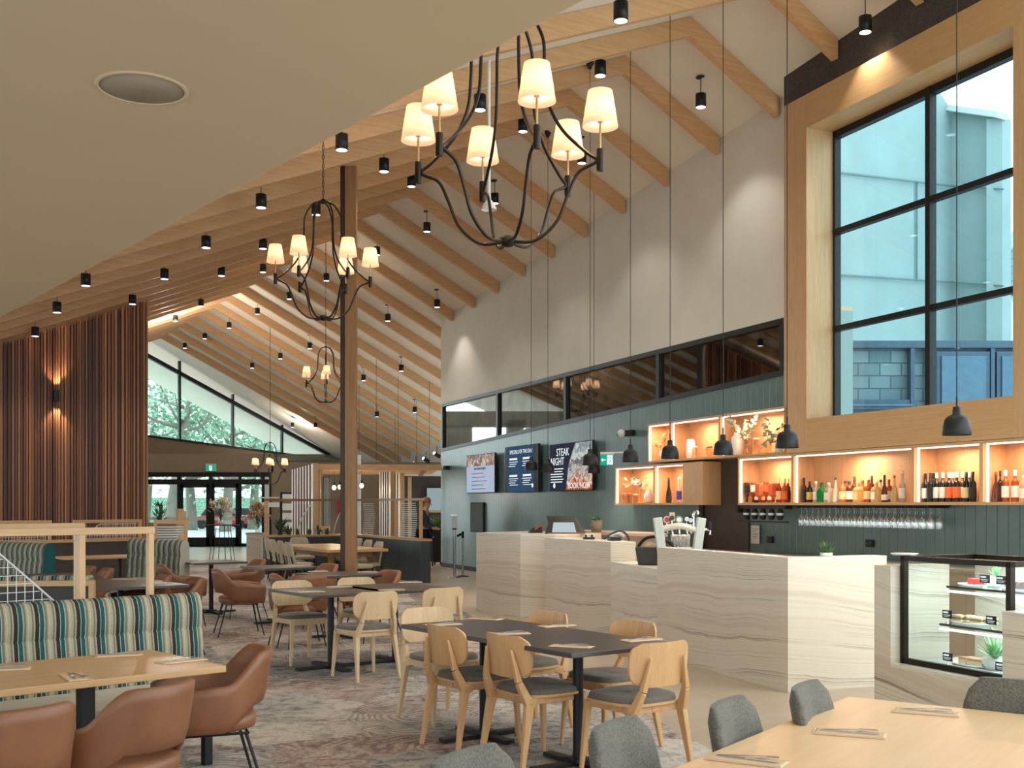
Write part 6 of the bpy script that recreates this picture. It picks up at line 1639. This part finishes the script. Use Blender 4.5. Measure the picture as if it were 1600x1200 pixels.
# high chair
v = flat(504, 31.5)
r = thing('high_chair', 'wooden child high chair beyond the far partition', 'high chair', v)
for sx in (-1, 1):
    for sy in (-1, 1): b = MB(); b.bar((sx*.15, sy*.15, .95 if sy > 0 else .75), (sx*.22, sy*.22, 0), .035, .035); b.build('leg', M['oak'], r)
b = MB(); b.box(-.16,.16,-.16,.16,.5,.53); b.build('seat', M['oak'], r); b = MB(); b.box(-.17,.17,.12,.16,.85,.96); b.box(-.17,.17,-.17,-.13,.70,.75); b.build('backrest', M['oak'], r)
# magazine rack
v = flat(448, 38.0)
r = thing('brochure_rack', 'tall brochure rack with white leaflets left of the slatted screen', 'rack', v)
b = MB(); b.box(-.22,-.16,0,.05,0,2.0); b.box(-.22,.3,.0,.05,1.95,2.0); b.box(.26,.3,0,.05,0,2.0); b.build('rack_frame', M['black'], r)
for k in range(4): b = MB(); b.box(-.14,.26,-.03,.01,.75+k*.32,.98+k*.32); b.build('leaflet_shelf', M['shopwhite'], r)
b = MB(); b.box(-1.0,-.25,-.02,.02,1.50,1.66); b.box(-1.0,-.25,-.02,.02,1.80,1.84); b.build('notice_board', M['shopwhite'], r)
# exit sign over the entrance
p = at(321, 736, 41.9)
r = thing('exit_sign', 'green running-man exit sign above the entrance doors', 'exit sign', (p.x, 41.93, p.z)); w_, h_ = 16/F*41.9, 10/F*41.9
b = MB(); b.box(0, w_, 0, .06, 0, h_*1.15); b.build('housing', M['shopwhite'], r); b = MB(); b.box(.01, w_-.01, -.01, 0, .01, h_*.9); b.build('panel', M['exitgreen'], r); b = MB(); b.box(w_*.36, w_*.62, -.014, -.01, .02, h_*.85); b.build('white_field', M['exitwhite'], r)
b = MB(); b.blob((w_*.5,-.016,h_*.72), (.02,.004,.02), 8, 4); b.bar((w_*.5,-.016,h_*.66),(w_*.46,-.016,h_*.40),.03,.004); b.bar((w_*.46,-.016,h_*.4),(w_*.40,-.016,h_*.12),.02,.004); b.bar((w_*.46,-.016,h_*.4),(w_*.56,-.016,h_*.2),.02,.004); b.build('running_figure', M['exitgreen'], r)
# dark plant silhouette + cabinets near the entrance
v = flat(250, 36)
bushy('slim dark plant in front of the left entrance glass', (v.x, v.y, 1.0), 1.1, .5, 50, .34, .07, seed=21, nm='indoor_tree')
b = MB(); v0 = flat(229, 35.8); v1 = flat(279, 35.8); b.box(v0.x, v1.x, 35.8, 36.4, 0, .998); single('low_cabinet', b, M['brown'], 'low brown cabinet by the entrance under the dark plant', 'cabinet')
# room divider lounge screen / tv
r = thing('lounge_television', 'pale lit television on the dark wall of the lounge behind the person', 'television', (X(667, 35.8), 35.85, 0))
b = MB(); b.box(-.05, 1.0, 0, .06, Zp(799, 35.8), Zp(761, 35.8)); b.build('housing', M['blackm'], r); b = MB(); b.box(.0, .95, -.012, -.002, Zp(797.5, 35.8), Zp(762.5, 35.8)); b.build('picture', emit('television_picture', srgb(150,172,176), .3), r)
b = MB(); b.box(X(655, 35), X(694, 35), 35.7, 36.0, Zp(801, 35), Zp(798, 35)); single('bar_ledge', b, M['oakx'], 'thin oak ledge under the lounge television', 'ledge')
# person
H0 = 1.74
def person(px, Y):
    loc = flat(px, Y)
    r = thing('person', 'person in a dark grey shirt standing beyond the partition, head bowed, arms before the waist', 'person', loc, radians(-100))
    # body faces local +Y
    J = {'pel':(0,0,.95),'sp':(0,.0,1.12),'ch':(0,.01,1.32),'nk':(0,.03,1.48),'hd':(0,.07,1.58),'tp':(0,.075,1.69),
         'sl':(-.18,.0,1.40),'el':(-.23,.02,1.13),'wl':(-.16,.24,1.02),'sr':(.18,.0,1.40),'er':(.23,.02,1.13),'wr':(.16,.24,1.02),
         'hl':(-.10,0,.90),'kl':(-.11,.02,.50),'al':(-.11,-.02,.09),'tl':(-.12,.14,.04),'hr':(.10,0,.90),'kr':(.11,.02,.50),'ar':(.11,-.02,.09),'tr':(.12,.14,.04)}
    R = {'pel':.15,'sp':.135,'ch':.155,'nk':.055,'hd':.09,'tp':.075,'sl':.07,'el':.045,'wl':.03,'sr':.07,'er':.045,'wr':.03,'hl':.10,'kl':.062,'al':.042,'tl':.035,'hr':.10,'kr':.062,'ar':.042,'tr':.035}
    E = [('pel','sp'),('sp','ch'),('ch','nk'),('nk','hd'),('hd','tp'),('ch','sl'),('sl','el'),('el','wl'),('ch','sr'),('sr','er'),('er','wr'),('pel','hl'),('hl','kl'),('kl','al'),('al','tl'),('pel','hr'),('hr','kr'),('kr','ar'),('ar','tr')]
    for s_, w_ in (('l', -1), ('r', 1)):
        wx, wy, wz_ = J['w'+s_]
        J['p'+s_] = (wx-w_*.02, wy+.07, wz_-.01); R['p'+s_] = .026; E.append(('w'+s_, 'p'+s_))
        for k, dx in enumerate((-.03, -.012, .008, .026)):
            J['f%s%d' % (s_, k)] = (wx-w_*.02+dx, wy+.12, wz_-.015); R['f%s%d' % (s_, k)] = .010; J['g%s%d' % (s_, k)] = (wx-w_*.02+dx*1.1, wy+.15-.008*abs(k-1), wz_-.045); R['g%s%d' % (s_, k)] = .008
            E += [('p'+s_, 'f%s%d' % (s_, k)), ('f%s%d' % (s_, k), 'g%s%d' % (s_, k))]
        J['th'+s_] = (wx-w_*.055, wy+.07, wz_+.005); R['th'+s_] = .011; E.append(('w'+s_, 'th'+s_))
    skin = plain('skin', srgb(206,158,128), .6)
    def skinned(name, names, m, grow=0.0, sub=2, parent=r):
        me = bpy.data.meshes.new(name); idx = {n: i for i, n in enumerate(names)}
        me.from_pydata([J[n] for n in names], [(idx[a], idx[c]) for a, c in E if a in idx and c in idx], [])
        bm = bmesh.new(); bm.from_mesh(me); sk = bm.verts.layers.skin.verify(); bm.verts.ensure_lookup_table()
        for n, i in idx.items():
            q = R[n]+grow; bm.verts[i][sk].radius = (q, q*.8 if n in ('pel','sp','ch') else q); bm.verts[i][sk].use_root = (i == 0)
        bm.to_mesh(me); bm.free(); me.materials.append(m)
        o = bpy.data.objects.new(name, me); COL.objects.link(o); par(o, parent)
        a = o.modifiers.new('skin', 'SKIN'); a.use_smooth_shade = True; b_ = o.modifiers.new('sub', 'SUBSURF'); b_.levels = sub; b_.render_levels = sub
        return o
    skinned('body', list(J), skin)
    skinned('shirt', ['ch','sp','pel','sl','el','wl','sr','er','wr'], plain('charcoal_shirt', srgb(58,62,70), .8), .014)
    skinned('trousers', ['pel','hl','kl','al','hr','kr','ar'], plain('black_trousers', srgb(26,26,30), .8), .016)
    b = MB(); b.blob((0,.055,1.665), (.096,.108,.10), 16, 10); b.blob((0,.0,1.63), (.085,.07,.09), 14, 8); b.build('hair', plain('light_brown_hair', srgb(164,112,72), .6), r)
    b = MB(); b.bar((0,.155,1.60),(0,.175,1.565),.018,.02,.026,.02); b.build('nose', skin, r)
    for sx in (-1, 1):
        b = MB(); b.blob((sx*.033,.145,1.605), (.011,.008,.007), 8, 6); b.build('eye', M['darkpanel'], r)
        b = MB(); b.blob((sx*.09,.06,1.59), (.014,.02,.03), 8, 6); b.build('ear', skin, r)
    b = MB(); b.blob((0,.15,1.53), (.022,.008,.005), 8, 6); b.build('mouth', plain('lips', srgb(170,100,90), .6), r)
person(663, 26.3)
# stool behind, tall planter
v = flat(667.5, 28.6)
r = thing('bar_stool', 'black bar stool beside the tall planter', 'stool', v)
b = MB(); b.lathe([(0,.72),(.17,.72),(.18,.75),(0,.76)], 18, cap=False); b.build('seat', M['blackm'], r)
for k in range(4): a = pi/4+k*pi/2; b = MB(); b.tube([(.1*cos(a), .1*sin(a), .72), (.2*cos(a), .2*sin(a), 0)], .014, 6); b.build('leg', M['blackm'], r)
v = flat(684, 29.3)
r = thing('tall_planter', 'tall ribbed black cylinder planter with broad-leaved plant at the end of the boarded wall', 'planter', v)
b = MB()
for k in range(24): a = 2*pi*k/24; b.lathe([(.022, .08), (.022, 1.0)], 6, (.17*cos(a), .17*sin(a)))
b.lathe([(.165, .07), (.165, .99)], 24); b.build('pot', M['blackm'], r)
for k in range(4): a = pi/4+k*pi/2; b = MB(); b.lathe([(.02, 0), (.02, .07)], 8, (.11*cos(a), .11*sin(a))); b.build('foot', M['blackm'], r)
b = MB(); rnd = random.Random(8)
for i in range(46):
    a = rnd.uniform(0, 2*pi); e = rnd.uniform(.1, 1.4); L = rnd.uniform(.28, .48); leafq(b, (.05*cos(a), .05*sin(a), .98), (cos(a)*cos(e), sin(a)*cos(e), sin(e)), (0, 0, 1), L, .13)
b.build('leaves', M['leaf'], r)
# sanitiser stand and barrier posts
def gpx(px, py): return gp(px, py)
v = flat(710, 24.0)
r = thing('sanitiser_stand', 'steel hand sanitiser stand in front of the boarded wall', 'sanitiser stand', v)
b = MB(); b.lathe([(.13,0),(.13,.015),(.03,.03)], 20); b.build('table_base', M['steel'], r); r.children if 0 else None
b = MB(); b.lathe([(.026,.02),(.026,1.02)], 14); b.build('pole', M['steel'], r)
b = MB(); b.box(-.05,.05,-.045,.045,.82+.20,.82+.52); b.build('dispenser', M['shopwhite'], r, bevel=.01); b = MB(); b.box(-.07,.07,-.06,.06,1.33,1.37); b.build('lid', M['steel'], r); b = MB(); b.box(-.045,.045,-.06,-.046,1.04,1.07); b.build('nozzle', M['blackm'], r)
v = flat(723, 24.4)
r = thing('barrier_post', 'steel queue barrier post with a black top beside the sanitiser stand', 'barrier post', v)
b = MB(); b.lathe([(.14,0),(.14,.012),(.03,.03)], 20); b.build('post_base', M['blackm'], r); b = MB(); b.lathe([(.024,.02),(.024,.90)], 14); b.build('pole', M['steel'], r); b = MB(); b.lathe([(.03,.84),(.03,.99)], 14); b.build('belt_head', M['blackm'], r)
p = flat(712, 24.0)-v; b = MB(); b.bar((-.03, 0, .93), (p.x+.03, p.y, .90), .01, .05); b.build('belt', M['blackm'], r)
# ================================================================== OUTSIDE THE ENTRANCE
b = MB(); b.prism([(-60, 42.6), (20, 42.6), (20, 140), (-60, 140)], -.2, -.05); struct('floor', b, M['asphalt'], 'pale paving and car park outside the entrance')
b = MB(); b.prism([(6, 13), (60, 13), (60, 60), (6, 60)], -.4, -.2); struct('floor', b, M['asphalt'], 'ground outside the big window')
def tree(lab, x, y, h, cr, seed, n=900, m='tree', lean=0, leafsz=.55):
    r = thing('tree', lab, 'tree', (x, y, -.06), 0, 'trees beyond the entrance'); rnd = random.Random(seed)
    b = MB(); brs = []
    b.tube(bez([(0,0,0),(lean*.3,.1,h*.25),(lean*.6,-.1,h*.45),(lean,0,h*.7)], 4), .38, 10, .12)
    for i in range(11):
        a = rnd.uniform(0, 2*pi); z = h*rnd.uniform(.28, .7); e = Vector((cos(a)*cr*rnd.uniform(.6, 1), sin(a)*cr*rnd.uniform(.6, 1), z+rnd.uniform(.5, 2.8)))
        b.tube(bez([(lean*z/h,0,z),(e.x*.5+lean*.5, e.y*.5, z+.4), tuple(e)], 3), .13, 6, .03); brs.append(e)
    b.build('trunk', M['bark'], r)
    b = MB()
    for i in range(n):
        c = rnd.choice(brs); v = Vector((rnd.gauss(c.x, cr*.24), rnd.gauss(c.y, cr*.24), max(h*.16, rnd.gauss(c.z, h*.09))))
        leafq(b, v, (rnd.uniform(-1,1), rnd.uniform(-1,1), rnd.uniform(-1,.6)), (rnd.uniform(-1,1), rnd.uniform(-1,1), 1), leafsz*rnd.uniform(.5,1), leafsz*.5)
    b.build('crown', M[m], r)
def txy(px, Y): return ((px-800)/F*Y, Y)
for i, (px, Y, h, cr, lean, m, lab) in enumerate(((262, 66, 12.5, 3.9, 1.5, 'tree', 'dark-limbed tree behind the left part of the gable window'), (300, 72, 10, 3.8, -.5, 'treelight', 'light green tree behind the sliding doors'), (352, 68, 9.0, 3.6, .5, 'tree', 'tree behind the middle of the gable window'), (395, 74, 8.0, 3.6, .3, 'treelight', 'pale tree behind the right door pane'), (438, 80, 8.6, 3.4, 0, 'treelight', 'pale tree behind the right part of the gable window'), (225, 75, 12, 4.2, .8, 'treelight', 'tree partly hidden by the batten wall'))):
    x, y = txy(px, Y); tree(lab, x, y, h, cr, 30+i, 1700, m, lean, .42)
def car(lab, px, Y, c, L=4.3):
    x, y = txy(px, Y); r = thing('car', lab, 'car', (x, y, -.05), 0, 'cars parked outside')
    m = plain('car_paint', c, .25); 
    b = MB(); b.yprism([(-L/2,.3),(L/2,.3),(L/2,.75),(L/2-.5,.88),(L/2-1.2,.92),(-L/2+.9,.92),(-L/2,.80)], -.85, .85); b.build('body', m, r, bevel=.06)
    b = MB(); b.yprism([(-L/2+.7,.9),(L/2-1.1,.9),(L/2-1.7,1.38),(-L/2+1.1,1.42)], -.72, .72); b.build('cabin', M['darkpanel'], r, bevel=.06)
    for sx in (-1, 1):
        for sy in (-1, 1):
            b = MB(); b.tube([(sx*(L/2-.85), sy*.85-.1*sy, .32), (sx*(L/2-.85), sy*.88, .32)], .32, 16); b.build('wheel', M['blackm'], r)
car('red car parked outside the middle of the entrance', 350, 76, srgb(190,50,60)); car('blue-grey car parked outside the right pane of the entrance', 392, 80, srgb(90,100,140)); 
b = MB(); b.box(-20, 20, 0, .3, 0, 2.2); single('hedge_wall', b, M['tree'], 'low green hedge across the car park outside', 'hedge', (-24, 88, -.05))
